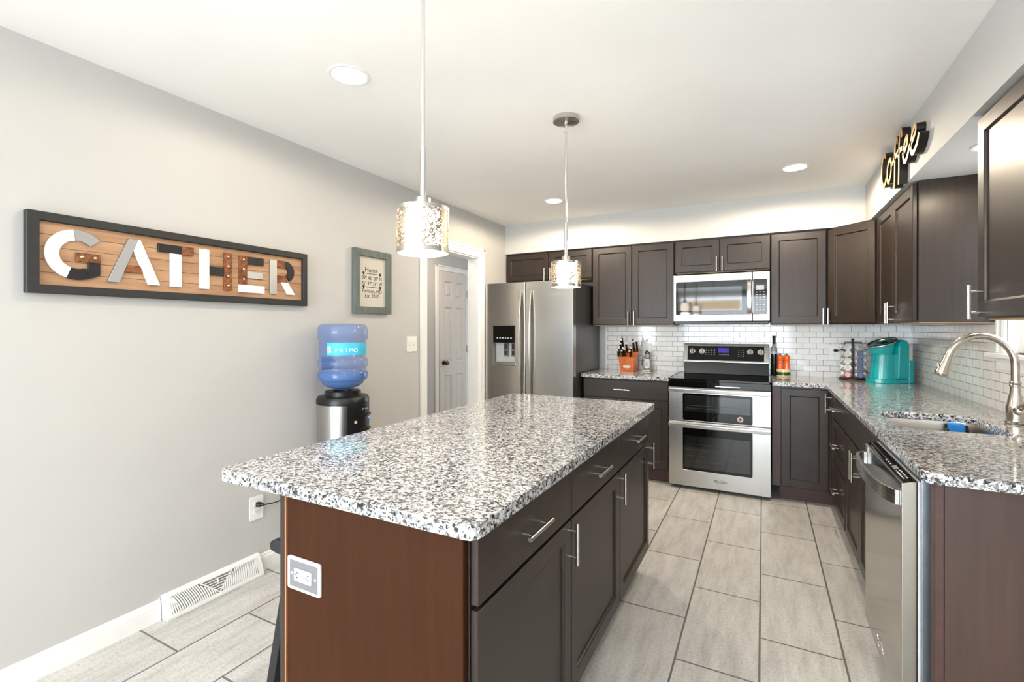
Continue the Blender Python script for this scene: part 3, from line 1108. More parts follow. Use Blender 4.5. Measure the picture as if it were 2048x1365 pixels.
pts = [(-0.001, gz0 + 0.006), (-0.022, gz0 + 0.05), (-0.032, (gz0 + gz1) / 2), (-0.022, gz1 - 0.05), (-0.001, gz1 - 0.006)]
def arc_pts(pts, k=6):
    out = []
    P_ = [Vector(p) for p in pts]
    for i in range(len(P_) - 1):
        p0, p1, p2, p3 = P_[max(i - 1, 0)], P_[i], P_[i + 1], P_[min(i + 2, len(P_) - 1)]
        for j in range(k):
            u = j / k
            out.append(0.5 * ((2 * p1) + (p2 - p0) * u + (2 * p0 - 5 * p1 + 4 * p2 - p3) * u * u + (3 * p1 - p0 - 3 * p2 + p3) * u ** 3))
    out.append(P_[-1])
    return out
front = arc_pts(pts)
poly = [(p[0], p[1]) for p in front] + [(p[0] + 0.010, p[1]) for p in front[::-1]]
b.prism(poly, 'steel', 'x', hx - 0.016, hx + 0.016)
b.build('handle', d, 0.002, 1, label='curved vertical steel handle')
b = B(); b.text('Whirlpool', 0.016, T(-0.06, -0.0004, z1 - 0.030) @ face_to((0, -1, 0)), 'grey', 0.0003); b.build('logo', d)
b = B()
b.prism([(sx + 0.001, z0), (hw, z0), (hw, z1), (sx + 0.001, z1)], 'steel_m', 'y', 0, 0.035, holes=[rrect(sx + 0.004, hw - 0.022, gz0, gz1, 0.010)])
cp = b.build('control_panel', t, 0.003, 2)
b = B(); b.prism(rrect(sx + 0.0044, hw - 0.0224, gz0 + 0.0004, gz1 - 0.0004, 0.010), 'blackglass', 'y', 0.001, 0.03); b.build('key_glass', cp)
b = B(); b.box(0.280, 0.338, -0.0002, 0.0012, gz1 - 0.086, gz1 - 0.050, 'lcd'); b.build('display', cp)
b = B()
for i in range(3):
    for j in range(8):
        b.box(0.276 + i * 0.026, 0.290 + i * 0.026, 0.0, 0.0012, gz1 - 0.108 - j * 0.021, gz1 - 0.103 - j * 0.021, 'mark')
b.build('key_print', cp)
b = B()
b.box(-hw + 0.01, hw - 0.01, 0.004, 0.036, z0 - 0.024, z0 - 0.004, 'black')
b.build('vent_grille', t, 0.003, 2)

# ------------------------------------------------------------------ refrigerator
FY = 4.045
t = thing('refrigerator', 'tall stainless side-by-side refrigerator with ice and water dispenser', 'refrigerator', (-1.9665, FY, 0))
hw = 0.4575
b = B()
b.box(-hw + 0.004, hw - 0.004, 0.082, 0.775, 0.045, 1.765, 'fridge_side')
b.box(-hw + 0.03, hw - 0.03, 0.09, 0.74, 0.001, 0.045, 'matteblack')
b.build('cabinet', t, 0.004, 2)
b = B(); b.box(-hw + 0.02, hw - 0.02, 0.03, 0.08, 0.01, 0.075, 'black'); b.build('base_grille', t)
b = B()
for xx in (-hw + 0.05, hw - 0.05):
    b.box(xx - 0.03, xx + 0.03, 0.03, 0.14, 1.765, 1.782, 'grey')
b.build('hinge_cover', t, 0.004, 2)
sp = -0.020
dx0, dx1, dz0, dz1 = -0.377, -0.122, 0.985, 1.368
b = B()
b.prism([(-hw, 0.085), (sp - 0.003, 0.085), (sp - 0.003, 1.780), (-hw, 1.780)], 'steel_f', 'y', 0, 0.078, holes=[rrect(dx0, dx1, dz0, dz1, 0.006)])
dl_ = b.build('freezer_door', t, 0.003, 2)
b = B()
b.prism([(sp + 0.003, 0.085), (hw, 0.085), (hw, 1.780), (sp + 0.003, 1.780)], 'steel_f', 'y', 0, 0.078)
dr_ = b.build('fridge_door', t, 0.003, 2)
b = B(); b.box(sp - 0.0028, sp + 0.0028, 0.006, 0.0775, 0.09, 1.776, 'matteblack'); b.build('gap_shade', t, label='black strip added as shade in the door gap')  # black filler put between the doors to darken the gap like shade
# dispenser in the freezer door
b = B()
e_ = 0.0006
b.box(dx0 + e_, dx1 - e_, 0.066, 0.070, dz0 + e_, dz1 - e_, 'lgrey')
b.box(dx0 + e_, dx0 + 0.004, 0.003, 0.066, dz0 + e_, dz1 - e_, 'grey')
b.box(dx1 - 0.004, dx1 - e_, 0.003, 0.066, dz0 + e_, dz1 - e_, 'grey')
b.box(dx0 + 0.004, dx1 - 0.004, 0.003, 0.066, dz1 - 0.004, dz1 - e_, 'grey')
ds = b.build('dispenser', dl_)
b = B(); b.box(dx0 + 0.004, dx1 - 0.004, 0.004, 0.060, dz1 - 0.165, dz1 - 0.005, 'blackglass'); b.build('dispenser_panel', dl_, label='black dispenser control panel')
b = B()
for i in range(6):
    b.box(dx0 + 0.045 + i * 0.030, dx0 + 0.062 + i * 0.030, 0.002, 0.0042, dz1 - 0.125, dz1 - 0.115, 'mark')
b.build('dispenser_keys', dl_)
b = B(); b.box(dx0 + 0.004, dx1 - 0.004, 0.0005, 0.062, dz0 + 0.001, dz0 + 0.030, 'steel'); b.build('drip_tray', dl_, 0.003, 2)
for xx in (-0.247, -0.165):
    b = B()
    b.box(xx - 0.022, xx + 0.022, 0.030, 0.040, dz1 - 0.30, dz1 - 0.167, 'grey')
    b.box(xx - 0.013, xx + 0.013, 0.0275, 0.030, dz1 - 0.23, dz1 - 0.175, 'matteblack')
    b.box(xx - 0.013, xx + 0.013, 0.0275, 0.030, dz1 - 0.285, dz1 - 0.245, 'matteblack')
    b.build('dispenser_paddle', dl_, 0.002, 1)
for o, hx in ((dl_, sp - 0.052), (dr_, sp + 0.052)):
    b = B()
    prof = arc_pts([(-0.030, 1.705), (-0.058, 1.50), (-0.070, 1.22), (-0.058, 0.90), (-0.030, 0.62)], 8)
    poly = [(p[0], p[1]) for p in prof] + [(p[0] + 0.020, p[1]) for p in prof[::-1]]
    b.prism(poly, 'nickel', 'x', hx - 0.021, hx + 0.021)
    for zz in (1.685, 0.640):
        b.box(hx - 0.012, hx + 0.012, -0.030, -0.0002, zz - 0.02, zz + 0.02, 'steel')
    b.build('handle', o, 0.004, 2, label='long bowed steel handle')
b = B(); b.text('Whirlpool', 0.030, T(0.27, -0.0004, 1.655) @ face_to((0, -1, 0)), 'chrome', 0.0006); b.build('logo', dr_)

# ------------------------------------------------------------------ dishwasher (front faces -x); local frame: x towards the camera
t = thing('dishwasher', 'stainless dishwasher with curved handle at the end of the sink run', 'dishwasher', (0.383, 2.494, 0), R(-90))
w_ = 0.600
b = B()
b.box(0.004, w_ - 0.004, 0.0495, 0.62, 0.10, 0.872, 'galv')
b.box(0.02, w_ - 0.02, 0.09, 0.60, 0.001, 0.10, 'matteblack')
b.build('tub', t, 0.003, 2)
b = B()
for z_, k in ((0.745, 1), (0.690, 0), (0.43, 0), (0.38, 1)):
    if k:
        b.prism(rrect(0.076, 0.090, z_ - 0.010, z_ + 0.010, 0.004), 'lgrey', 'x', w_ - 0.0038, w_ - 0.002)
    else:
        b.cyl((w_ - 0.0038, 0.084, z_), (w_ - 0.001, 0.084, z_), 0.008, 'lgrey', n=16)
b.build('side_plug', t)
b = B()
b.prism([(0, 0.115), (0.040, 0.115), (0.040, 0.862), (0, 0.850)], 'steel_w', 'x', 0.0, w_)
d = b.build('door', t, 0.003, 2)
b = B()
b.box(0.0, w_, 0.0405, 0.0475, 0.115, 0.862, 'lgrey')
b.build('door_liner', t, 0.001, 1)
b = B()
b.hexa([(0.006, 0.006, 0.8512), (w_ - 0.006, 0.006, 0.8512), (w_ - 0.006, 0.036, 0.8602), (0.006, 0.036, 0.8602),
        (0.006, 0.006, 0.8536), (w_ - 0.006, 0.006, 0.8536), (w_ - 0.006, 0.036, 0.8626), (0.006, 0.036, 0.8626)], 'blackglass')
cp = b.build('control_strip', d)
b = B()
def topdash(x0, x1, y0, y1, m):
    zf = lambda y: 0.8518 + (y - 0.0) * 0.3 + 0.0005
    b.hexa([(x0, y0, zf(y0)), (x1, y0, zf(y0)), (x1, y1, zf(y1)), (x0, y1, zf(y1)),
            (x0, y0, zf(y0) + 0.0006), (x1, y0, zf(y0) + 0.0006), (x1, y1, zf(y1) + 0.0006), (x0, y1, zf(y1) + 0.0006)], m)
for i in range(6):
    for j in range(2):
        topdash(0.46 + i * 0.018, 0.470 + i * 0.018, 0.012 + j * 0.010, 0.016 + j * 0.010, 'mark')
b.build('keypad', cp)
b = B(); topdash(0.40, 0.445, 0.012, 0.026, 'grey'); b.build('display', cp)
b = B()
for i in range(3):
    topdash(0.30 + i * 0.03, 0.315 + i * 0.03, 0.014, 0.017, 'mark')
b.build('keypad', cp)
b = B()
cur = arc_pts([(0.03, -0.0005), (0.045, -0.030), (0.12, -0.048), (0.30, -0.055), (0.48, -0.046), (0.575, -0.012)], 6)
poly = [(p[0], p[1]) for p in cur] + [(p[0], p[1] + 0.011) for p in cur[::-1]]
b.prism(poly, 'steel', 'z', 0.775, 0.822)
b.box(0.022, 0.05, -0.012, -0.0002, 0.775, 0.822, 'steel')
b.box(0.555, 0.578, -0.012, -0.0002, 0.775, 0.822, 'steel')
b.build('handle', d, 0.004, 2, label='wide bowed steel handle')
b = B(); logo(b, 0.03, T(0.30, -0.0004, 0.165) @ face_to((0, -1, 0)), 'chrome'); b.build('logo', d)
b = B(); b.box(0.05, 0.085, -0.0012, -0.0002, 0.825, 0.845, 'mark'); b.build('badge', d)

# ------------------------------------------------------------------ faucet
t = thing('kitchen_faucet', 'brushed nickel pull-down gooseneck faucet behind the sink', 'faucet', (0.962, 2.835, CT))
b = B()
b.lathe([(0, 0.0005), (0.033, 0.0005), (0.034, 0.006), (0.029, 0.012), (0.030, 0.045), (0.0305, 0.075), (0.027, 0.085), (0.024, 0.105), (0.0175, 0.135), (0.0165, 0.16), (0.0195, 0.163), (0.0195, 0.168), (0.0165, 0.171), (0.0195, 0.175), (0.0195, 0.180), (0.0155, 0.184), (0, 0.184)], 'faucet', n=32)
b.build('base_column', t)
b = B()
nk = [(0, 0, 0.18), (0, 0, 0.25)]
ra = 0.112
for i in range(1, 17):
    a = R(i * 165 / 16)
    nk.append((-ra + ra * cos(a), 0, 0.255 + 1.12 * ra * sin(a)))
b.tube(nk, 0.0145, 'faucet', 20)
b.build('gooseneck', t)
pe = Vector(nk[-1]); dn = (Vector(nk[-1]) - Vector(nk[-2])).normalized()
rm = Vector((0, 0, 1)).rotation_difference(dn).to_matrix()
b = B()
b.lathe([(0.0148, 0.001), (0.0152, 0.004), (0.0165, 0.03), (0.0235, 0.075), (0.0245, 0.088), (0.022, 0.092), (0, 0.092)], 'faucet', pe, 24, rm)
h = b.build('spray_head', t)
b = B()
bp_ = pe + dn * 0.050 + Vector((-0.0200, 0, 0.004))
b.lathe([(0, 0.005), (0.008, 0.004), (0.011, 0.0)], 'lgrey', bp_, 16, Vector((0, 0, 1)).rotation_difference(Vector((-1, 0, -0.1))).to_matrix())
b.build('spray_button', h)
b = B()
b.lathe([(0.0, 0.024), (0.014, 0.022), (0.020, 0.0), (0.012, -0.005)], 'faucet', (0, -0.030, 0.062), 20, Matrix.Rotation(R(90), 3, 'X'))
b.tube(arc_pts([(0, -0.035, 0.066), (0, -0.07, 0.086), (0.004, -0.11, 0.090), (0.006, -0.14, 0.088)], 4), [0.011] * 4 + [0.0085] * 5 + [0.0065] * 4, 'faucet', 14)
b.build('lever', t)

# sponge on its holder in the sink
M['sponge'] = plain('blue_sponge', (40, 130, 205), 0.9, 0, 0.18, 160)
t = thing('sponge_holder', 'dark plastic sponge rack in the right back corner of the sink', 'rack', (0.800, 2.935, 0))
b = B()
for i in range(4):
    b.box(-0.040 + i * 0.024, -0.034 + i * 0.024, -0.016, 0.020, 0.792, 0.868, 'matteblack')
b.box(-0.040, 0.044, -0.016, 0.020, 0.786, 0.792, 'matteblack')
b.box(-0.040, 0.044, 0.020, 0.0235, 0.792, 0.885, 'matteblack')
b.build('rack', t, 0.0015, 1)
b = B()
b.hexa([(-0.028, -0.014, 0.797), (0.030, -0.014, 0.797), (0.030, 0.017, 0.797), (-0.028, 0.017, 0.797),
        (-0.036, -0.022, 0.893), (0.022, -0.022, 0.893), (0.022, 0.011, 0.896), (-0.036, 0.011, 0.896)], 'sponge')
b.build('sponge', bevel=0.006, seg=3, label='bright blue sponge standing in the sink', loc=(0.800, 2.935, 0.0005), cat='sponge')


def place(b, name, parent, **kw):
    """build a part whose vertices were given in world space under a parent that stands elsewhere"""
    m = Matrix()
    p = parent
    while p is not None:
        m = p.matrix_basis @ m
        p = p.parent
    b.bm.transform(m.inverted())
    return b.build(name, parent, **kw)


# ------------------------------------------------------------------ wooden wall sign with letters
M['plank'] = wood('sign_plank', (150, 108, 76), (196, 158, 122), 0.6, (30, 2.0, 16), 0, 0.05)
M['signframe'] = wood('black_sign_frame', (24, 25, 24), (36, 38, 36), 0.5, (20, 3, 20), 0, 0.03)
M['letwhite'] = wood('whitewashed_metal', (226, 224, 222), (247, 246, 245), 0.5, (20, 20, 6), 0, 0.05)
M['letgrey'] = steel('galvanised_letter', (172, 174, 176), 0.38, (3, 20, 20))
M['letblack'] = plain('black_letter', (26, 27, 28), 0.4, 0.2, 0.2, 30)
tr = NT('rusted_letter')
fr_ = tr.noise(55, 5, None, 0.7)
tr.set(Base_Color=tr.ramp(fr_, [(0.3, rgb(74, 40, 22)), (0.5, rgb(126, 74, 42)), (0.72, rgb(166, 112, 70))]), Roughness=0.6, Metallic=0.3)
M['letrust'] = tr.m

SX = XL + 0.0005
t = thing('wall_sign', 'long wooden sign with mixed metal letters spelling GATHER', 'sign', (XL, 1.35, 1.473))
y0, y1, z0, z1 = 0.731, 1.968, 1.472, 1.783
i0, i1, k0, k1 = 0.768, 1.938, 1.505, 1.750
b = B()
b.prism([(y0, z0), (y1, z0), (y1, z1), (y0, z1)], 'signframe', 'x', SX, SX + 0.032, holes=[[(i0, k0), (i1, k0), (i1, k1), (i0, k1)]])
place(b, 'frame', t, bevel=0.002, seg=1)
b = B()
n = 5
for k in range(n):
    za, zb = k0 + (k1 - k0) * k / n, k0 + (k1 - k0) * (k + 1) / n
    b.box(SX, SX + 0.014, i0 + 0.0003, i1 - 0.0003, za + 0.0009, zb - 0.0009, 'plank')
b.box(SX, SX + 0.010, i0 + 0.0003, i1 - 0.0003, k0 + 0.0005, k1 - 0.0005, 'kick')
place(b, 'plank_board', t)
LX0, LX1 = SX + 0.0142, SX + 0.024


def arc2(cy, cz, r, a0, a1, n=14):
    return [(cy + r * cos(R(a0 + (a1 - a0) * i / n)), cz + r * sin(R(a0 + (a1 - a0) * i / n))) for i in range(n + 1)]


def seg(cy, cz, ro, ri, a0, a1):
    return arc2(cy, cz, ro, a0, a1) + arc2(cy, cz, ri, a1, a0)


def q(a, c, e, g):
    return [(a, e), (c, e), (c, g), (a, g)]


gc = (0.883, 1.632)
letters = [
    ([('letwhite', seg(*gc, 0.100, 0.056, 97, 250)), ('letgrey', seg(*gc, 0.100, 0.056, 96.5, 42)),
      ('letblack', seg(*gc, 0.100, 0.056, 251, 292) ), ('letblack', [(0.9195, 1.5395), (0.940, 1.546), (0.958, 1.556), (0.958, 1.605), (0.917, 1.605), (0.917, 1.578), (0.906, 1.5795)]),
      ('letrust', q(0.879, 0.959, 1.606, 1.642))], [(0.897, 1.625), (0.940, 1.625)]),
    ([('letgrey', [(0.981, 1.533), (1.024, 1.533), (1.094, 1.728), (1.058, 1.728)]), ('letwhite', [(1.0945, 1.728), (1.076, 1.677), (1.133, 1.533), (1.180, 1.533), (1.102, 1.728)]),
      ('letrust', [(1.043, 1.580), (1.1125, 1.580), (1.101, 1.612), (1.0545, 1.612)])], []),
    ([('letblack', q(1.172, 1.2705, 1.687, 1.725)), ('letrust', q(1.271, 1.325, 1.687, 1.726)), ('letwhite', q(1.222, 1.270, 1.532, 1.6865))], []),
    ([('letwhite', q(1.352, 1.398, 1.532, 1.727)), ('letblack', q(1.3985, 1.4715, 1.605, 1.647)), ('letrust', q(1.472, 1.512, 1.534, 1.727))],
     [(1.492, 1.706), (1.492, 1.655), (1.492, 1.606), (1.492, 1.557)]),
    ([('letrust', q(1.552, 1.595, 1.5695, 1.721)), ('letblack', q(1.5955, 1.690, 1.680, 1.721)), ('letgrey', q(1.5955, 1.684, 1.606, 1.643)), ('letwhite', q(1.550, 1.695, 1.529, 1.569))],
     [(1.574, 1.702), (1.574, 1.650), (1.574, 1.598)]),
    ([('letgrey', q(1.727, 1.770, 1.531, 1.724)), ('letrust', q(1.7705, 1.822, 1.684, 1.724)), ('letblack', seg(1.822, 1.663, 0.061, 0.021, 90, -62)), ('letrust', q(1.7705, 1.832, 1.602, 1.640)),
      ('letwhite', [(1.797, 1.6015), (1.843, 1.6015), (1.888, 1.533), (1.838, 1.533)])], []),
]
M['rivet'] = plain('brass_rivet', (226, 208, 172), 0.2, 1.0, 0)
for pcs, riv in letters:
    b = B()
    for mm, poly in pcs:
        b.prism(poly, mm, 'x', LX0, LX1)
    o = place(b, 'letter', t, bevel=0.001, seg=1)
    for (yy, zz) in riv:
        b = B()
        b.lathe([(0.0065, 0), (0.006, 0.003), (0.003, 0.005), (0, 0.0055)], 'rivet', (LX1, yy, zz), 12, Matrix.Rotation(R(90), 3, 'Y'))
        place(b, 'rivet', o)

# ------------------------------------------------------------------ framed print
M['slate'] = wood('weathered_grey_frame', (78, 88, 84), (112, 120, 114), 0.65, (20, 20, 4), 0, 0.06)
M['linen'] = plain('printed_linen', (206, 200, 188), 0.9, 0, 0.04, 300)
t = thing('framed_print', 'small grey-framed print reading Home above the water cooler', 'picture', (XL, 2.524, 1.443))
y0, y1, z0, z1 = 2.345, 2.703, 1.443, 1.886
fw = 0.047
b = B()
for poly in ([(y0, z0), (y1, z0), (y1 - fw, z0 + fw), (y0 + fw, z0 + fw)], [(y1, z0), (y1, z1), (y1 - fw, z1 - fw), (y1 - fw, z0 + fw)],
             [(y1, z1), (y0, z1), (y0 + fw, z1 - fw), (y1 - fw, z1 - fw)], [(y0, z1), (y0, z0), (y0 + fw, z0 + fw), (y0 + fw, z1 - fw)]):
    b.prism(poly, 'slate', 'x', SX, SX + 0.030)
place(b, 'frame', t, bevel=0.0015, seg=1)
b = B(); b.box(SX, SX + 0.012, y0 + fw + 0.0005, y1 - fw - 0.0005, z0 + fw + 0.0005, z1 - fw - 0.0005, 'linen')
pr = place(b, 'print', t)
b = B()
fx = face_to((1, 0, 0))
pz = lambda f: z1 - fw - f * (z1 - z0 - 2 * fw)
ymid = (y0 + y1) / 2 - 0.002
tx = SX + 0.0125
b.text('Home', 0.050, T(tx, ymid - 0.006, pz(0.262)) @ fx, 'dkmark', 0.0003)
b.text('39\u00b0 42\u2032 28\u2033 N', 0.036, T(tx, ymid, pz(0.425)) @ fx, 'dkmark', 0.0003, sx=0.95)
b.text('76\u00b0 37\u2032 31\u2033 W', 0.036, T(tx, ymid, pz(0.535)) @ fx, 'dkmark', 0.0003, sx=0.95)
b.text('Parkton, MD', 0.037, T(tx, ymid + 0.002, pz(0.685)) @ fx, 'dkmark', 0.0003)
b.text('Est. 2017', 0.037, T(tx, ymid, pz(0.785)) @ fx, 'dkmark', 0.0003)
for zf in (0.335, 0.605):
    b.box(tx - 0.0003, tx + 0.0003, ymid - 0.062, ymid + 0.062, pz(zf) - 0.0018, pz(zf) + 0.0018, 'dkmark')
    for s_ in (-1, 1):
        cy, cz = ymid + s_ * 0.080, pz(zf)
        heart = []
        for i in range(20):
            a = 2 * pi * i / 20
            heart.append((cy + 0.0007 * 16 * sin(a) ** 3 * 0.9, cz + 0.0010 * (13 * cos(a) - 5 * cos(2 * a) - 2 * cos(3 * a) - cos(4 * a))))
        b.prism(heart, 'dkmark', 'x', tx - 0.0003, tx + 0.0003)
place(b, 'lettering', pr)

# ------------------------------------------------------------------ switches and outlets
M['gfci'] = plain('grey_cover_face', (112, 112, 114), 0.4, 0.0, 0.03)
def plate(name, label, cat, loc, rot, w, h, kind, group=None):
    t = thing(name, label, cat, loc, rot, group)
    b = B()
    b.prism(rect_round(-w / 2, w / 2, -h / 2, h / 2, 0.006), 'plate' if kind != 'gfci' else 'white', 'y', -0.006, -0.0006)
    p = b.build('cover_plate', t, 0.002, 2)
    if kind == 'toggle':
        for xx in (-0.023, 0.023):
            b = B()
            b.box(xx - 0.005, xx + 0.005, -0.0075, -0.0061, -0.012, 0.012, 'lgrey')
            b.hexa([(xx - 0.004, -0.0075, -0.004), (xx + 0.004, -0.0075, -0.004), (xx + 0.004, -0.0075, 0.006), (xx - 0.004, -0.0075, 0.006),
                    (xx - 0.003, -0.019, -0.010), (xx + 0.003, -0.019, -0.010), (xx + 0.003, -0.019, -0.004), (xx - 0.003, -0.019, -0.004)], 'plate')
            b.build('toggle', t)
    elif kind == 'duplex':
        for zz in (-0.020, 0.020):
            b = B()
            b.prism(rect_round(-0.017, 0.017, zz - 0.014, zz + 0.014, 0.008), 'plate', 'y', -0.0085, -0.0062)
            for xx, hh in ((-0.006, 0.0045), (0.006, 0.0035)):
                b.box(xx - 0.001, xx + 0.001, -0.0088, -0.0084, zz - hh + 0.003, zz + hh + 0.003, 'grey')
            b.cyl((0, -0.0088, zz - 0.007), (0, -0.0084, zz - 0.007), 0.0022, 'grey', n=10)
            b.build('socket', t)
    else:
        b = B(); b.prism(rect_round(-w / 2 + 0.009, w / 2 - 0.009, -h / 2 + 0.008, h / 2 - 0.008, 0.003), 'gfci', 'y', -0.0068, -0.0061); b.build('face', p, label='grey metal inner face')
        b = B()
        b.prism(rect_round(-0.034, 0.034, -0.017, 0.017, 0.003), 'lgrey', 'y', -0.0095, -0.0069)
        for xc in (-0.021, 0.021):
            for zz, hh in ((-0.006, 0.0045), (0.006, 0.0035)):
                b.box(xc - hh, xc + hh, -0.0098, -0.0094, zz - 0.0011, zz + 0.0011, 'black')
            b.cyl((xc - 0.008, -0.0098, 0), (xc - 0.008, -0.0094, 0), 0.0022, 'black', n=10)
        b.box(-0.007, 0.007, -0.0105, -0.0094, -0.014, 0.014, 'plate')
        b.build('socket', t)
        for xx in (-0.046, 0.046):
            b = B(); b.lathe([(0.004, 0), (0.003, 0.001), (0, 0.0014)], 'lgrey', (xx, -0.0068, 0), 12, Matrix.Rotation(R(90), 3, 'X')); b.build('screw', t)
    return t


plate('light_switch', 'white double light switch beside the doorway casing', 'light switch', (XL, 2.963, 1.217), R(90), 0.118, 0.120, 'toggle')
plate('wall_outlet', 'white outlet low on the left wall with a black plug', 'outlet', (XL, 1.660, 0.357), R(90), 0.078, 0.128, 'duplex')
plate('island_outlet', 'wide white outlet on the brown island side panel', 'outlet', (-1.098, 0.8848, 0.667), 0, 0.128, 0.088, 'gfci')
plate('wall_outlet', 'white outlet on the tiles behind the cordless phone', 'outlet', (-1.026, YB - 0.008, 1.125), 0, 0.085, 0.130, 'duplex')
plate('wall_outlet', 'white outlet on the tiles left of the pod carousel', 'outlet', (0.535, YB - 0.008, 1.134), 0, 0.085, 0.130, 'duplex')


def plug_cord(name, label, pts, r, plug0, plug1, pr):
    t = thing(name, label, 'cord', plug0)
    b = B()
    b.cyl(plug0, Vector(plug0).lerp(Vector(plug1), 0.55), pr, 'black', pr * 0.95, n=12)
    b.cyl(Vector(plug0).lerp(Vector(plug1), 0.55), plug1, pr * 0.7, 'black', pr * 0.4, n=12)
    place(b, 'plug', t)
    b = B(); b.tube(arc_pts(pts, 6), r, 'black', 8); place(b, 'cord', t)
    return t


plug_cord('power_cord', 'black power cord plugged in low on the left wall', [(XL + 0.045, 1.678, 0.376), (XL + 0.052, 1.74, 0.370), (XL + 0.040, 1.84, 0.368), (XL + 0.022, 1.90, 0.30), (XL + 0.016, 1.93, 0.12), (XL + 0.02, 1.95, 0.03)],
          0.0035, (XL + 0.0095, 1.660, 0.377), (XL + 0.045, 1.676, 0.377), 0.014)
plug_cord('power_cord', 'black cord plugged in beside the pod carousel', [(0.553, YB - 0.060, 1.155), (0.575, YB - 0.066, 1.163), (0.60, YB - 0.05, 1.155), (0.66, YB - 0.016, 1.05), (0.74, YB - 0.016, 0.99), (0.80, YB - 0.02, 0.95)],
          0.0035, (0.535, YB - 0.0175, 1.154), (0.551, YB - 0.060, 1.154), 0.013)
plug_cord('charger_cord', 'black charger and cord between knife block and cordless phone', [(-1.026, YB - 0.06, 1.085), (-1.04, YB - 0.062, 1.06), (-1.062, YB - 0.05, 1.05), (-1.07, YB - 0.04, 0.99), (-1.055, YB - 0.04, 0.945), (-1.03, YB - 0.05, 0.93)],
          0.0030, (-1.026, YB - 0.0175, 1.105), (-1.026, YB - 0.055, 1.088), 0.018)

# ------------------------------------------------------------------ floor register
t = thing('floor_register', 'white slatted baseboard air vent on the left wall', 'vent', (XL, 1.43, 0))
ry0, ry1 = 1.192, 1.668
b = B()
prof = [(SX, 0.001), (SX + 0.060, 0.001), (SX + 0.060, 0.012), (SX + 0.020, 0.106), (SX + 0.012, 0.110), (SX, 0.110)]
b.prism(prof, 'white', 'y', ry0, ry1)
place(b, 'housing', t, bevel=0.001, seg=1)
p0 = Vector((SX + 0.060, 0, 0.012)); p1 = Vector((SX + 0.020, 0, 0.106))
nr = Vector((p1.z - p0.z, 0, -(p1.x - p0.x))).normalized()
def rp(s_, v, off):
    p = p0.lerp(p1, v)
    return Vector((p.x, ry0 + s_ * (ry1 - ry0), p.z)) + nr * off
M['ventshade'] = plain('vent_slot_shade', (120, 120, 118), 0.6, 0, 0)  # grey for a flat sheet: shade between the slats put into colour
b = B()
def quadface(b, a0, v0, a1, v1, a2, v2, a3, v3, o, m):
    b.mesh([rp(a0, v0, o), rp(a1, v1, o), rp(a2, v2, o), rp(a3, v3, o)], [(0, 1, 2, 3)], m)
quadface(b, 0.05, 0.12, 0.95, 0.12, 0.95, 0.88, 0.05, 0.88, 0.0006, 'ventshade')
place(b, 'slot_shade', t)
b = B()
def fin(b, pts):
    for i in range(len(pts) - 1):
        (a, v), (c, w_) = pts[i], pts[i + 1]
        h = 0.0055
        b.hexa([rp(a - h, v, 0.0007), rp(a + h, v, 0.0007), rp(c + h, w_, 0.0007), rp(c - h, w_, 0.0007),
                rp(a - h, v, 0.004), rp(a + h, v, 0.004), rp(c + h, w_, 0.004), rp(c - h, w_, 0.004)], 'white')
K = 20
for i in range(K):
    s0 = 0.06 + 0.42 * i / K
    vmax = min(0.88, 0.12 + 0.76 * max(0.0, (0.50 - s0)) / 0.15)
    pts = []
    for j in range(6):
        v = 0.12 + (vmax - 0.12) * j / 5
        pts.append((s0 - 0.055 * ((v - 0.12) / 0.76) ** 1.6 * (1 if s0 > 0.12 else (s0 - 0.055) / 0.07) + 0.03 * 0, v))
    fin(b, pts)
    fin(b, [(1 - a, v) for a, v in pts])
for j in range(6):
    v = 0.86 - j * 0.115
    hwid = 0.15 * (v - 0.12) / 0.76
    h = 0.018
    b.hexa([rp(0.5 - hwid, v - h, 0.0007), rp(0.5 + hwid, v - h, 0.0007), rp(0.5 + hwid, v + h, 0.0007), rp(0.5 - hwid, v + h, 0.0007),
            rp(0.5 - hwid, v - h, 0.004), rp(0.5 + hwid, v - h, 0.004), rp(0.5 + hwid, v + h, 0.004), rp(0.5 - hwid, v + h, 0.004)], 'white')
for s_ in (-1, 1):
    b.hexa([rp(0.5 + s_ * 0.16, 0.88, 0.0007), rp(0.5 + s_ * 0.175, 0.88, 0.0007), rp(0.5 + s_ * 0.008, 0.12, 0.0007), rp(0.5 - s_ * 0.008, 0.12, 0.0007),
            rp(0.5 + s_ * 0.16, 0.88, 0.0042), rp(0.5 + s_ * 0.175, 0.88, 0.0042), rp(0.5 + s_ * 0.008, 0.12, 0.0042), rp(0.5 - s_ * 0.008, 0.12, 0.0042)], 'white')
place(b, 'slats', t)
b = B(); b.cyl(rp(0.5, 0.55, 0.004), rp(0.5, 0.80, 0.012), 0.003, 'white', n=10); place(b, 'damper_lever', t)

# ------------------------------------------------------------------ water cooler and bottle
CX, CY = -2.275, 2.105
t = thing('water_cooler', 'black and stainless water cooler standing against the left wall', 'water cooler', (CX, CY, 0))
b = B(); b.lathe([(0, 0.002), (0.150, 0.002), (0.151, 0.02), (0.151, 0.885), (0, 0.885)], 'steel_v', n=48); b.build('body', t)
b = B(); b.lathe([(0.1515, 0.8852), (0.154, 0.888), (0.154, 0.912), (0.146, 0.928), (0.110, 0.934), (0, 0.934)], 'black', n=48); b.build('top_ring', t)
b = B(); b.lathe([(0.105, 0.9342), (0.105, 0.958), (0.098, 0.962), (0.060, 0.960), (0.058, 0.9342)], 'black', n=40); b.build('bottle_collar', t)
b = B()
a0, a1 = R(-34), R(58)
rr = lambda a: (0.1515 / 1)
arcp = [(0.1535 * cos(a0 + (a1 - a0) * i / 16), 0.1535 * sin(a0 + (a1 - a0) * i / 16)) for i in range(17)]
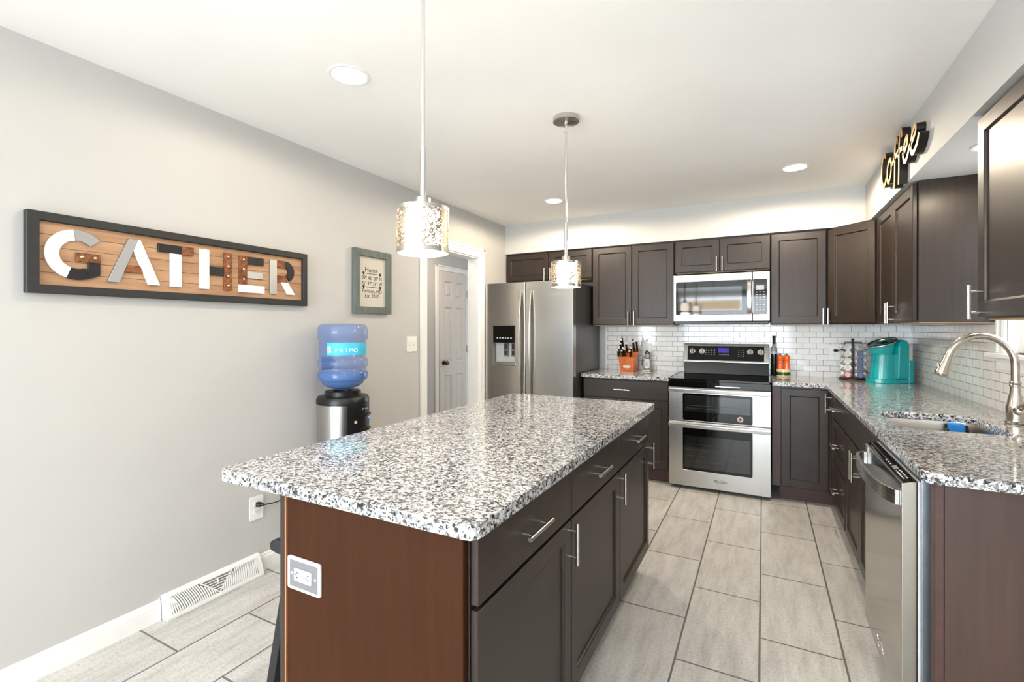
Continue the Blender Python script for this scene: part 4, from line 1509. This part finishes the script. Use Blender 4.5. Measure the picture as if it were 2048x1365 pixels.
inn = [(0.152 * cos(a1 + (a0 - a1) * i / 16), 0.152 * sin(a1 + (a0 - a1) * i / 16)) for i in range(17)]
b.prism(arcp + inn, 'black', 'z', 0.30, 0.884)
fp = b.build('front_panel', t)
def on_c(a, r, z):
    return (r * cos(R(a)), r * sin(R(a)), z)
M['red'] = plain('red_tap', (214, 34, 30), 0.3, 0, 0)
M['blueled'] = plain('blue_indicator', (40, 90, 255), 0.3, 0, 0, emit=(40, 90, 255), es=3)
b = B()
for zz, hw_ in ((0.815, 20), (0.730, 18)):
    b.prism([(0.1536 * cos(R(12 + k)), 0.1536 * sin(R(12 + k))) for k in range(-hw_, hw_ + 1, 4)] + [(0.168 * cos(R(12 + k)), 0.168 * sin(R(12 + k))) for k in range(hw_, -hw_ - 1, -4)], 'black', 'z', zz, zz + 0.012)
b.build('shelf_lip', fp)
b = B()
b.cyl(on_c(-16, 0.152, 0.785), on_c(-16, 0.160, 0.785), 0.008, 'sticker', n=14)
b.build('sticker', fp)
b = B(); b.cyl(on_c(28, 0.152, 0.795), on_c(28, 0.158, 0.795), 0.005, 'blueled', n=12); b.build('indicator_light', fp, label='glowing blue indicator light')
b = B(); b.cyl(on_c(0, 0.152, 0.700), on_c(0, 0.172, 0.695), 0.014, 'red', n=14); b.build('hot_tap', fp, label='red hot water tap')
b = B()
for k, ch in enumerate('Primo'):
    a = 4 + k * 4.2
    n_ = Vector((cos(R(a)), sin(R(a)), 0))
    b.text(ch, 0.016, T(*on_c(a, 0.1538, 0.855)) @ face_to(n_), 'mark', 0.0003)
b.build('logo', fp)

def blue_glass(name, c, alpha, rough=0.05):
    t_ = NT(name)
    f = t_.noise(4, 2)
    col = rgb(*c)
    t_.set(Base_Color=t_.ramp(f, [(0.3, tuple(x * 0.9 for x in col[:3]) + (1,)), (0.7, col)]), Roughness=rough, Alpha=alpha)
    return t_.m
M['bottle_blue'] = blue_glass('blue_bottle_plastic', (104, 134, 190), 0.46, 0.08)
M['water_blue'] = blue_glass('bottled_water', (52, 130, 208), 0.66)
M['cyan_label'] = plain('cyan_label', (70, 190, 222), 0.5, 0, 0.1, 12)
M['label_white'] = plain('label_white', (240, 246, 248), 0.5, 0, 0)
t = thing('water_bottle', 'large blue water bottle upside down on the water cooler', 'bottle', (CX, CY, 0.9625))
b = B()
prof = [(0.028, 0.001), (0.030, 0.006), (0.062, 0.012), (0.098, 0.024), (0.118, 0.040), (0.128, 0.056), (0.132, 0.062), (0.142, 0.068), (0.1455, 0.080), (0.1455, 0.108), (0.141, 0.114), (0.136, 0.120), (0.135, 0.136),
        (0.140, 0.142), (0.1455, 0.150), (0.1455, 0.184), (0.141, 0.190), (0.137, 0.196), (0.1365, 0.300), (0.139, 0.306), (0.1455, 0.316), (0.146, 0.370), (0.140, 0.392), (0.124, 0.403), (0, 0.406)]
b.lathe(prof, 'bottle_blue', n=56)
b.build('shell', t)
b = B()
wp = [(0, 0.004), (0.06, 0.014), (0.096, 0.026), (0.116, 0.042), (0.130, 0.066), (0.143, 0.082), (0.143, 0.108), (0, 0.108)]
b.lathe(wp, 'water_blue', n=56); b.build('water', t)
b = B()
b.lathe([(0.1372, 0.218), (0.1376, 0.220), (0.1376, 0.288), (0.1372, 0.290)], 'cyan_label', n=40, arc=(R(-84), R(60)))
lb = b.build('label_band', t)
b = B()
for k, ch in enumerate('PRIMO'):
    a = -58 + k * 11.5
    n_ = Vector((cos(R(a)), sin(R(a)), 0))
    b.text(ch, 0.036, T(*on_c(a, 0.1380, 0.246)) @ face_to(n_), 'label_white', 0.0003)
b.build('lettering', lb)
b = B()
n_ = Vector((cos(R(-77)), sin(R(-77)), 0))
mt = T(*on_c(-76, 0.1385, 0.252)) @ face_to(n_)
b.mesh([mt @ Vector(p) for p in ((-0.010, -0.018, 0), (0.010, -0.018, 0), (0.010, 0.018, 0), (-0.010, 0.018, 0))], [(0, 1, 2, 3)], 'label_white')
for k in range(5):
    b.mesh([mt @ Vector(p) for p in ((-0.006, -0.010 + k * 0.004, 0.0004), (0.006, -0.010 + k * 0.004, 0.0004), (0.006, -0.008 + k * 0.004, 0.0004), (-0.006, -0.008 + k * 0.004, 0.0004))], [(0, 1, 2, 3)], 'dkmark')
b.build('barcode', lb)
b = B()
b.tube(arc_pts([on_c(-118, 0.125, 0.188), on_c(-118, 0.075, 0.185), on_c(-118, 0.065, 0.168), on_c(-118, 0.075, 0.150), on_c(-118, 0.125, 0.146)], 4), 0.020, blue_glass('blue_handle', (40, 52, 96), 0.85), 14)
b.build('grip_handle', t)

# ------------------------------------------------------------------ bar stool tucked under the island
t = thing('bar_stool', 'black bar stool tucked under the left side of the island', 'stool', (-1.39, 1.25, 0))
b = B()
b.prism([(-1.532, 0.560), (-1.505, 0.555), (-1.250, 0.555), (-1.250, 0.603), (-1.500, 0.603), (-1.532, 0.590)], 'matteblack', 'y', 1.085, 1.415)
place(b, 'seat', t, bevel=0.008, seg=2)
for lx, ly, bx_, by_ in ((-1.440, 1.115, -1.518, 1.075), (-1.275, 1.115, -1.262, 1.075), (-1.440, 1.385, -1.518, 1.425), (-1.275, 1.385, -1.262, 1.425)):
    b = B()
    s_ = 0.018
    b.hexa([(bx_ - s_, by_ - s_, 0.001), (bx_ + s_, by_ - s_, 0.001), (bx_ + s_, by_ + s_, 0.001), (bx_ - s_, by_ + s_, 0.001),
            (lx - s_, ly - s_, 0.5545), (lx + s_, ly - s_, 0.5545), (lx + s_, ly + s_, 0.5545), (lx - s_, ly + s_, 0.5545)], 'matteblack')
    place(b, 'leg', t, bevel=0.002, seg=1)
b = B()
b.box(-1.502, -1.482, 1.11, 1.39, 0.18, 0.205, 'matteblack')
b.box(-1.500, -1.275, 1.085, 1.105, 0.24, 0.265, 'matteblack')
b.box(-1.500, -1.275, 1.395, 1.415, 0.24, 0.265, 'matteblack')
place(b, 'footrest', t)

# ------------------------------------------------------------------ pendants
def pendant(label, x, y, zt, zb):
    t = thing('pendant_light', label, 'pendant lamp', (x, y, ZC), 0, 'pendant lamps above the island')
    D = lambda z: z - ZC
    b = B(); b.lathe([(0, -0.0008), (0.066, -0.0008), (0.068, -0.004), (0.068, -0.024), (0.062, -0.026), (0, -0.026)], 'nickel', n=40); b.build('canopy', t)
    b = B()
    b.lathe([(0.010, -0.026), (0.010, -0.034), (0.005, -0.040), (0, -0.040)], 'chrome', n=16)
    for k in range(2):
        c = -0.052 - k * 0.022
        pts = []
        for i in range(14):
            a = 2 * pi * i / 14
            u, v = 0.006 * cos(a), 0.014 * sin(a)
            pts.append((u if k else 0, 0 if k else u, c + v))
        b.tube(pts, 0.0022, 'chrome', 8, closed=True)
    b.build('chain_link', t)
    rt = 1.885
    b = B(); b.cyl((0, 0, -0.085), (0, 0, D(rt)), 0.0062, 'chrome', n=16); b.build('rod', t)
    b = B(); b.cyl((0, 0, D(rt)), (0, 0, D(zt + 0.030)), 0.0095, 'chrome', n=20); b.build('sleeve', t)
    b = B(); b.lathe([(0, D(zt + 0.030)), (0.0225, D(zt + 0.030)), (0.0225, D(zt + 0.002)), (0, D(zt + 0.002))], 'nickel', n=28); b.build('socket_cap', t)
    r = 0.0775
    b = B()
    b.lathe([(r, D(zb + 0.014)), (r, D(zt - 0.010))], 'shade_mesh', n=64)
    sh = b.build('shade', t, label='perforated silver drum shade')
    b = B()
    b.lathe([(r + 0.0012, D(zt)), (r + 0.0012, D(zt - 0.012)), (r - 0.001, D(zt - 0.012)), (r - 0.001, D(zt)), (r + 0.0012, D(zt))], 'nickel', n=64)
    for k in range(3):
        a = 2 * pi * k / 3 + 0.4
        b.cyl((0.02 * cos(a), 0.02 * sin(a), D(zt - 0.003)), (r * cos(a), r * sin(a), D(zt - 0.003)), 0.0022, 'nickel', n=8)
    b.build('top_band', sh)
    b = B()
    b.lathe([(r + 0.0012, D(zb + 0.015)), (r + 0.0012, D(zb)), (r - 0.001, D(zb)), (r - 0.001, D(zb + 0.015)), (r + 0.0012, D(zb + 0.015))], 'nickel', n=64)
    b.build('bottom_band', sh)
    b = B()
    b.lathe([(0, D(zt - 0.004)), (0.030, D(zt - 0.006)), (0.050, D(zt - 0.012)), (0.051, D(zb + 0.012)), (0.049, D(zb + 0.010)), (0, D(zb + 0.012))], 'bulb', n=40)
    b.build('glass_diffuser', t, label='glowing frosted glass cylinder')
    o = light('pendant_lamp', 'POINT', (x, y, zb - 0.03), 3.0, (1, 0.95, 0.88), radius=0.05)
    return t


pendant('nearer and larger-looking of the two silver drum pendant lamps over the island', -0.910, 1.152, 1.700, 1.563)
pendant('farther silver drum pendant lamp with its round ceiling canopy in view', -0.910, 2.335, 1.684, 1.553)

# ------------------------------------------------------------------ recessed lights
def can(label, x, y, z, r, p):
    t = thing('recessed_light', label, 'ceiling light', (x, y, z), 0, 'round recessed ceiling lights')
    b = B(); b.lathe([(r, -0.0006), (r, -0.004), (r - 0.010, -0.006), (r - 0.016, -0.003), (r - 0.016, -0.0006)], 'white', n=48); b.build('trim_ring', t)
    b = B(); b.lathe([(r - 0.0165, -0.0012), (r - 0.030, -0.0022), (0, -0.0026)], 'led', n=40); b.build('lens', t)
    light('recessed_lamp', 'SPOT', (x, y, z - 0.02), p, (1.0, 0.84, 0.64), spot=R(177), blend=0.2, radius=r * 0.6)
    return t


can('large recessed light in the ceiling above the left of the island', -1.592, 1.505, ZC, 0.085, 22)
can('recessed light in the ceiling in front of the fridge', -1.594, 3.805, ZC, 0.085, 56)
can('recessed light in the ceiling in front of the range', 0.191, 3.785, ZC, 0.085, 56)
can('small recessed light in the soffit over the sink', 0.885, 2.80, 2.134, 0.075, 10)

# ------------------------------------------------------------------ coffee sign on the soffit
M['bronze_face'] = plain('gold_bronze_face', (206, 166, 116), 0.45, 0.3, 0.12, 8)
M['sign_side'] = plain('dark_metal_side', (48, 46, 42), 0.35, 0.8, 0.1)
t = thing('coffee_sign', 'dark metal script sign reading coffee on the right soffit', 'sign', (0.693, 3.3, 2.13))
def stroke(b, pts, w_, x0, x1):
    """ribbon letter stroke in the (y, z) plane, solid from x0 to x1"""
    c = arc_pts([(0, p[0], p[1]) for p in pts], 6)
    L_, R_ = [], []
    for i in range(len(c)):
        tn = (c[min(i + 1, len(c) - 1)] - c[max(i - 1, 0)]).normalized()
        nn = Vector((0, -tn.z, tn.y)) * (w_ / 2)
        L_.append(c[i] + nn); R_.append(c[i] - nn)
    for i in range(len(c) - 1):
        q4 = [L_[i], L_[i + 1], R_[i + 1], R_[i]]
        v = [Vector((x0, p.y, p.z)) for p in q4] + [Vector((x1, p.y, p.z)) for p in q4]
        b.mesh(v, [(0, 1, 2, 3)], 'bronze_face')
        b.mesh(v, [(4, 7, 6, 5), (0, 4, 5, 1), (3, 2, 6, 7)], 'sign_side')
        if i == 0:
            b.mesh(v, [(0, 3, 7, 4)], 'sign_side')
        if i == len(c) - 2:
            b.mesh(v, [(1, 5, 6, 2)], 'sign_side')
fx0, fx1 = 0.655, 0.6924
def ell(cy, cz, ry, rz, a0, a1, n=10, tilt=0.0):
    out = []
    for i in range(n + 1):
        a = R(a0 + (a1 - a0) * i / n)
        dz = rz * sin(a)
        out.append((cy - ry * cos(a) - tilt * dz, cz + dz))
    return out
sg = [
    [ell(3.655, 2.305, 0.070, 0.092, 50, 320)],
    [ell(3.525, 2.265, 0.052, 0.060, 0, 360, 14, 0.2)],
    [[(3.40, 2.13), (3.392, 2.22), (3.385, 2.33), (3.362, 2.392), (3.335, 2.388), (3.335, 2.36)], [(3.45, 2.285), (3.38, 2.300), (3.31, 2.312)]],
    [[(3.305, 2.128), (3.297, 2.22), (3.290, 2.335), (3.266, 2.402), (3.238, 2.398), (3.236, 2.362)], [(3.34, 2.290), (3.28, 2.305), (3.225, 2.300)]],
    [[(3.225, 2.262), (3.170, 2.272), (3.128, 2.294), (3.122, 2.320), (3.150, 2.328), (3.185, 2.300), (3.205, 2.255), (3.190, 2.220), (3.150, 2.213), (3.108, 2.238), (3.085, 2.265)]],
    [[(3.085, 2.262), (3.030, 2.272), (2.980, 2.294), (2.968, 2.320), (3.000, 2.330), (3.040, 2.300), (3.062, 2.255), (3.045, 2.218), (3.000, 2.210), (2.945, 2.235), (2.915, 2.272)]],
]
for lt in sg:
    b = B()
    for s_ in lt:
        stroke(b, s_, 0.026, fx0, fx1)
    bmesh.ops.remove_doubles(b.bm, verts=b.bm.verts, dist=0.00001)
    place(b, 'letter', t)

# ------------------------------------------------------------------ knife block and knives
KB = (-1.165, 4.66, CT + 0.0008)
M['orange_wood'] = wood('orange_varnished_wood', (166, 78, 22), (204, 106, 38), 0.22, (16, 16, 3), 0.5)
t = thing('knife_block', 'glossy orange wooden knife block on the short countertop', 'knife block', KB)
b = B()
# front face flares upwards; the slotted top climbs to the back
v = [(-0.066, -0.062, 0), (0.066, -0.062, 0), (0.070, 0.09, 0), (-0.062, 0.09, 0),
     (-0.080, -0.078, 0.135), (0.076, -0.078, 0.135), (0.082, 0.062, 0.222), (-0.074, 0.062, 0.222)]
b.hexa(v, 'orange_wood')
b.build('block', t, 0.004, 2)
b = B()
e1 = [(0.036 * cos(R(a)), 0.014 * sin(R(a))) for a in range(0, 360, 15)]
tl = math.atan2(0.016, 0.135)
mt = T(0, -0.062 - 0.016 * 0.045 / 0.135 - 0.0008, 0.045) @ Matrix.Rotation(tl, 4, 'X')
b.mesh([mt @ Vector((x, -0.0006, z)) for x, z in e1], [tuple(range(len(e1)))], 'label_white')
e2 = [(x * 0.86, z * 0.72) for x, z in e1]
b.mesh([mt @ Vector((x, -0.0010, z)) for x, z in e2], [tuple(range(len(e2)))], 'orange_wood')
e2 = [(x * 0.8, z * 0.5) for x, z in e1]
b.mesh([mt @ Vector((x, -0.0014, z)) for x, z in e2], [tuple(range(len(e2)))], 'lgrey')
b.build('badge', t)
def top_z(y):     # height of the slotted face at local depth y
    return 0.135 + (y + 0.078) * (0.222 - 0.135) / 0.140
kn = [(-0.081, 0.202, 0), (-0.041, 0.203, 0), (0.035, 0.199, 0), (-0.073, 0.226, 0), (-0.033, 0.227, 0), (-0.018, 0.217, 0), (0.041, 0.228, 0),
      (-0.065, 0.268, 1), (-0.010, 0.271, 1), (-0.059, 0.329, 2), (-0.063, 0.305, 1), (0.057, 0.290, 2), (0.085, 0.298, 1), (0.047, 0.318, 2)]
knl = ['short black steak knife at the front left of the block', 'short black steak knife low in the middle of the block', 'short black steak knife at the front right of the block', 'second-row black steak knife at the left of the block',
       'second-row black steak knife in the middle of the block', 'black steak knife beside the central pair in the block', 'second-row black steak knife at the right of the block', 'black paring knife behind the left steak knives',
       'black utility knife in the middle behind the steak knives', 'tallest black-handled carving knife at the back left', 'black chef knife just below the tallest one at left', 'large black-handled bread knife at the back right', 'black sharpening steel at the far right of the block', 'black kitchen shears standing at the back right']
M['blade'] = M['steel']
for (kx, kz, sz), lb_ in zip(kn, knl):
    ln = (0.085, 0.105, 0.125)[sz]
    cap = Vector((kx, -0.105 + 0.6 * (kz - 0.2), kz))
    dirv = Vector((-0.10 * kx, 0.46, -0.885)).normalized()
    # where the handle meets the slotted face
    s_ = 0.0
    while s_ < 0.3:
        p = cap + dirv * s_
        if p.z < top_z(p.y) + 0.002:
            break
        s_ += 0.002
    end = cap + dirv * (s_ - 0.002)
    root = thing('knife', lb_, 'knife', (KB[0], KB[1], KB[2]), 0, 'knives in the orange block')
    b = B()
    r = 0.0085 if sz == 0 else 0.0105
    b.tube([cap + dirv * 0.006, cap.lerp(end, 0.35), cap.lerp(end, 0.7), end], [r * 1.05, r * 0.85, r, r * 0.9], 'black', 12)
    b.build('handle', root)
    b = B(); b.tube([cap - dirv * 0.005, cap - dirv * 0.001, cap + dirv * 0.0065], [r * 0.8, r * 1.2, r * 1.15], 'lgrey', 12); b.build('end_cap', root, label='bright steel end cap')

# ------------------------------------------------------------------ cordless phone
PC = (-1.000, 4.735, CT + 0.0008)
t = thing('phone_cradle', 'silver and black phone charging cradle on the short countertop', 'phone cradle', PC)
b = B()
b.prism([(-0.045, 0), (0.040, 0), (0.040, 0.012), (0.022, 0.042), (0.006, 0.048), (0.004, 0.022), (-0.030, 0.016), (-0.045, 0.010)], 'grey', 'x', -0.040, 0.040)
b.build('base', t, 0.003, 2)
b = B(); b.box(-0.038, 0.038, -0.049, -0.0455, 0.001, 0.011, 'lgrey'); b.build('front_edge', t)
t = thing('cordless_phone', 'silver cordless phone handset standing in its cradle', 'phone', (PC[0], PC[1], PC[2]))
mt = Matrix.Rotation(R(-12), 4, 'X')
b = B()
b.prism(rect_round(-0.024, 0.024, 0.022, 0.115, 0.008), 'lgrey', 'y', -0.030, -0.006)
b.prism(rect_round(-0.021, 0.021, 0.1155, 0.188, 0.010), 'black', 'y', -0.028, -0.006)
b.bm.transform(T(0, -0.004, 0.0) @ mt); b.build('body', t, 0.003, 2)
b = B(); b.box(-0.016, 0.016, -0.0294, -0.0284, 0.126, 0.160, 'lcd'); b.box(-0.008, 0.008, -0.0294, -0.0284, 0.170, 0.174, 'mark'); b.bm.transform(T(0, -0.004, 0) @ mt); b.build('screen', t)
b = B()
b.cyl((0, -0.0325, 0.106), (0, -0.0302, 0.106), 0.007, 'mark', n=14)
for i in range(3):
    for j in range(4):
        b.box(-0.016 + i * 0.012, -0.008 + i * 0.012, -0.0316, -0.0302, 0.040 + j * 0.014, 0.047 + j * 0.014, 'grey')
b.bm.transform(T(0, -0.004, 0) @ mt); b.build('keypad', t)

# ------------------------------------------------------------------ wine bottle and pepper mills
M['darkglass'] = plain('dark_green_bottle_glass', (16, 24, 18), 0.06, 0, 0, spec=0.8)
M['paleglass'] = plain('pale_bottle_shoulder', (150, 152, 140), 0.1, 0, 0.03)
t = thing('wine_bottle', 'dark glass bottle with black capsule standing beside the range', 'bottle', (0.083, 4.80, CT + 0.0008))
b = B(); b.lathe([(0, 0.001), (0.024, 0), (0.026, 0.004), (0.026, 0.20), (0, 0.20)], 'darkglass', n=28); b.build('body', t)
b = B(); b.lathe([(0.0262, 0.2002), (0.0255, 0.225), (0.021, 0.245), (0.013, 0.262), (0.012, 0.275), (0, 0.275)], 'paleglass', n=28); b.build('shoulder', t)
b = B(); b.lathe([(0.0128, 0.2752), (0.0128, 0.335), (0.0140, 0.337), (0.0140, 0.349), (0, 0.349)], 'black', n=24); b.build('capsule', t)
b = B(); b.lathe([(0.0264, 0.192), (0.0264, 0.212), (0.0268, 0.212), (0.0268, 0.192), (0.0264, 0.192)], 'lgrey', n=28); b.build('neck_label', t)

M['orange'] = plain('orange_lacquer', (232, 98, 22), 0.12, 0, 0.05, 10, coat=0.6)
M['cream'] = plain('cream_glaze', (214, 196, 150), 0.25, 0, 0.05)
M['greenglaze'] = plain('green_glaze', (36, 70, 52), 0.2, 0, 0.1)
MC = (0.154, 4.735, CT + 0.0008)
t = thing('stoneware_crock', 'low green and cream stoneware dish under the orange mills', 'dish', MC)
b = B(); b.lathe([(0, 0.0), (0.049, 0.0), (0.052, 0.004), (0.052, 0.012)], 'cream', n=40); b.lathe([(0.052, 0.012), (0.0525, 0.040)], 'greenglaze', n=40); b.lathe([(0.0525, 0.040), (0.053, 0.060), (0.051, 0.064), (0.048, 0.060), (0.046, 0.020), (0, 0.018)], 'cream', n=40)
bmesh.ops.remove_doubles(b.bm, verts=b.bm.verts, dist=0.0001)
b.build('dish', t)
for k, xx in enumerate((-0.0245, 0.0245)):
    root = thing('pepper_mill', ('left', 'right')[k] + '-hand orange pepper mill of the pair beside the bottle', 'pepper mill', (MC[0] + xx, MC[1] - 0.012 * (1 - 2 * k) * 0, MC[2] + 0.0185), 0, 'orange pepper mills')
    b = B(); b.lathe([(0, 0), (0.0225, 0), (0.0235, 0.006), (0.0235, 0.060), (0.021, 0.085), (0.0195, 0.100), (0.0225, 0.112), (0.021, 0.118), (0, 0.118)], 'orange', n=28); b.build('body', root)
    b = B(); b.lathe([(0.018, 0.1185), (0.0225, 0.124), (0.0235, 0.142), (0.021, 0.158), (0.014, 0.166), (0, 0.168)], 'orange', n=28); b.build('head', root)
    b = B(); b.lathe([(0.004, 0.168), (0.004, 0.171), (0.006, 0.174), (0.006, 0.178), (0, 0.181)], 'bronze', n=14); b.build('finial', root)

# ------------------------------------------------------------------ pod carousel
PX, PY, PZ = 0.645, 4.733, CT + 0.0008
t = thing('pod_carousel', 'black wire pod carousel beside the teal coffee maker', 'rack', (PX, PY, PZ))
b = B(); b.lathe([(0, 0), (0.098, 0), (0.100, 0.004), (0.098, 0.012), (0.02, 0.016), (0, 0.016)], 'black', n=40); b.build('base', t)
b = B(); b.cyl((0, 0, 0.016), (0, 0, 0.318), 0.004, 'black', n=12)
b.lathe([(0, 0.312), (0.007, 0.314), (0.010, 0.322), (0.007, 0.331), (0, 0.333)], 'black', n=16); b.build('pole', t)
b = B()
NP, NTIER, TS = 6, 5, 0.0560
b.lathe([(0.060, 0.300), (0.063, 0.302), (0.060, 0.304), (0.057, 0.302), (0.060, 0.300)], 'black', n=40)
A0 = -122.0
for c in range(NP):
    a = R(A0 + (c + 0.5) * 360 / NP)
    pts = []
    for k in range(NTIER):
        z_ = 0.022 + k * TS
        pts += [(0.094 * cos(a), 0.094 * sin(a), z_), (0.066 * cos(a), 0.066 * sin(a), z_ + TS * 0.55)]
    pts.append((0.060 * cos(a), 0.060 * sin(a), 0.302))
    b.tube(pts, 0.0019, 'black', 6)
b.build('wire_frame', t)
M['podwhite'] = plain('pod_white_plastic', (232, 232, 228), 0.4, 0, 0.02)
M['foil_silver'] = plain('pod_silver_foil', (206, 206, 204), 0.3, 0.4, 0.04)
M['foil_blue'] = plain('pod_blue_foil', (112, 150, 204), 0.35, 0.1, 0.2, 70)
M['foil_pink'] = plain('pod_pale_foil', (206, 170, 176), 0.35, 0.1, 0.15, 70)
M['rim_red'] = plain('pod_red_rim', (178, 44, 54), 0.4, 0, 0)


def make_pod(label, foil, rim):
    root = thing('coffee_pod', label, 'coffee pod', (0, 0, 0), 0, 'coffee pods in the carousel')
    b = B(); b.lathe([(0, -0.040), (0.0165, -0.040), (0.0180, -0.036), (0.0222, -0.003), (0.0222, 0), (0, 0)], 'podwhite', n=24); b.build('cup', root)
    b = B(); b.lathe([(0.0224, -0.002), (0.0250, -0.0015), (0.0250, 0.0008), (0.0215, 0.0012), (0.0215, 0.0002)], rim, n=24); b.build('rim', root)
    b = B(); b.lathe([(0.0214, 0.0004), (0.0205, 0.0012), (0, 0.0012)], foil, n=24); b.build('foil_lid', root)
    return root


protos = {'s': make_pod('silver pod', 'foil_silver', 'podwhite'), 'b': make_pod('blue pod', 'foil_blue', 'rim_red'), 'p': make_pod('pale pod', 'foil_pink', 'rim_red')}
tier = ['bottom tier', 'second tier from the bottom', 'middle tier', 'second tier from the top', 'top tier']
first = {}
# pods facing the room, left to right; the ones turned to the wall stay out of sight
cols_ = [(-1, 'far left of the'), (0, 'left front of the'), (1, 'right front of the'), (2, 'far right of the')]
for k in range(NTIER):
    for c, nm in cols_:
        typ = 's'
        if c == 1 and k < 4:
            typ = 'b'
        if c == 0 and k == 0:
            typ = 'p'
        o = protos[typ] if typ not in first else copy_tree(protos[typ])
        first[typ] = 1
        a = R(A0 + c * 360 / NP)
        z_ = 0.042 + k * TS
        o.rotation_mode = 'QUATERNION'
        nrm = Vector((cos(a), sin(a), 0.10)).normalized()
        o.rotation_quaternion = Vector((0, 0, 1)).rotation_difference(nrm)
        o.location = (PX + 0.082 * cos(a), PY + 0.082 * sin(a), PZ + z_)
        nmc = {'s': 'silver-lidded white', 'b': 'blue-lidded red-rimmed', 'p': 'pale pink-lidded'}[typ]
        o['label'] = nmc + ' coffee pod, ' + nm + ' ' + tier[k]

# ------------------------------------------------------------------ coffee maker
M['teal'] = plain('teal_plastic', (0, 158, 160), 0.22, 0, 0.03, 8, coat=0.4)
M['smoke'] = plain('smoky_clear_plastic', (196, 200, 196), 0.1, 0, 0.03)
KC = (0.850, 4.600, CT + 0.0008)
t = thing('coffee_maker', 'teal single-serve coffee maker in the corner by the tiles', 'coffee maker', KC, R(-58))
t.scale = (0.9, 0.9, 1.0)
b = B()
fb = [(-0.128 * cos(R(a)) * 0 + 0.104 * sin(R(a)), -0.06 - 0.118 * cos(R(a))) for a in range(-90, 91, 10)]
b.prism(fb + [(0.104, 0.09), (-0.104, 0.09)], 'teal', 'z', 0, 0.030)
b.build('drip_base', t, 0.006, 3)
b = B()
n = 14
lo = [(0.088 * sin(R(-90 + 180 * i / n)), -0.045 - 0.105 * cos(R(-90 + 180 * i / n))) for i in range(n + 1)] + [(0.088, 0.02), (-0.088, 0.02)]
hi = [(0.080 * sin(R(-90 + 180 * i / n)), -0.035 - 0.088 * cos(R(-90 + 180 * i / n))) for i in range(n + 1)] + [(0.080, 0.02), (-0.080, 0.02)]
vs = [(x, y, 0.0305) for x, y in lo] + [(x, y, 0.215) for x, y in hi]
k = len(lo)
b.mesh(vs, [(i, (i + 1) % k, k + (i + 1) % k, k + i) for i in range(k)] + [tuple(range(k))[::-1], tuple(range(k, 2 * k))], 'teal', True)
b.build('front_body', t)
b = B()
b.prism([(-0.010, 0.0305), (0.090, 0.0305), (0.090, 0.285), (0.075, 0.318), (0.045, 0.330), (0.018, 0.318), (0.0, 0.280)], 'teal', 'x', -0.108, 0.108)
b.build('tower', t, 0.012, 4)
b = B()
hd_lo, hd_hi = [], []
for i in range(24):
    a = 2 * pi * i / 24
    x, y = 0.098 * cos(a), -0.060 + 0.100 * sin(a)
    hd_lo.append((x * 0.86, -0.055 + (y + 0.055) * 0.84, 0.2155))
    hd_hi.append((x, y, 0.302 + 0.34 * (y + 0.060)))
vs = hd_lo + [(x * 1.0, y, z - 0.012) for x, y, z in hd_hi] + hd_hi
fs = [tuple(range(24))[::-1], tuple(range(48, 72))]
for r_ in range(2):
    fs += [(r_ * 24 + i, r_ * 24 + (i + 1) % 24, r_ * 24 + 24 + (i + 1) % 24, r_ * 24 + 24 + i) for i in range(24)]
b.mesh(vs, fs, 'teal', True)
hd = b.build('head', t)
b = B(); b.tube([(x * 1.005, y, z) for x, y, z in hd_hi], 0.0105, 'nickel', 10, closed=True); b.build('silver_trim', hd, label='silver rim around the sloping top')
sl = lambda y: 0.302 + 0.34 * (y + 0.060)
b = B()
b.hexa([(-0.035, -0.078, sl(-0.078) + 0.0004), (0.035, -0.078, sl(-0.078) + 0.0004), (0.035, -0.035, sl(-0.035) + 0.0004), (-0.035, -0.035, sl(-0.035) + 0.0004),
        (-0.035, -0.078, sl(-0.078) + 0.003), (0.035, -0.078, sl(-0.078) + 0.003), (0.035, -0.035, sl(-0.035) + 0.003), (-0.035, -0.035, sl(-0.035) + 0.003)], 'blackglass')
b.build('display', hd)
b = B(); b.lathe([(0.015, 0.0), (0.013, 0.004), (0, 0.005)], 'black', (0, -0.115, sl(-0.115) + 0.0003), 20, Matrix.Rotation(math.atan(0.34), 3, 'X')); b.build('brew_button', hd)
b = B()
b.prism(rect_round(-0.085, 0.100, 0.0915, 0.150, 0.02), 'teal', 'z', 0.0, 0.170)
b.build('reservoir_cradle', t, 0.004, 2)
b = B()
b.prism(rect_round(-0.078, 0.093, 0.0945, 0.144, 0.018), 'smoke', 'z', 0.1705, 0.285)
b.build('reservoir', t, 0.004, 2)

# ------------------------------------------------------------------ dining chandelier (seen mirrored in the microwave door)
M['shade_glow'] = plain('chandelier_shade', (246, 226, 196), 0.7, 0, 0.04, emit=(255, 220, 176), es=5)
t = thing('chandelier', 'long cream drum chandelier hanging over the dining area behind the camera', 'chandelier', (-0.9, -1.7, ZC))
b = B(); b.lathe([(0, -0.0008), (0.065, -0.0008), (0.065, -0.022), (0, -0.024)], 'nickel', n=32); b.build('canopy', t)
b = B(); b.cyl((0, 0, -0.024), (0, 0, -0.56), 0.007, 'nickel', n=12); b.build('rod', t)
b = B()
o_, i_ = rect_round(-0.50, 0.50, -0.18, 0.18, 0.05), rect_round(-0.496, 0.496, -0.176, 0.176, 0.046)
b.prism(o_, 'shade_glow', 'z', -0.72, -0.52, holes=[i_]); b.build('shade', t)
b = B(); b.box(-0.48, 0.48, -0.006, 0.006, -0.567, -0.557, 'nickel'); b.box(-0.006, 0.006, -0.17, 0.17, -0.567, -0.557, 'nickel'); b.build('frame', t)
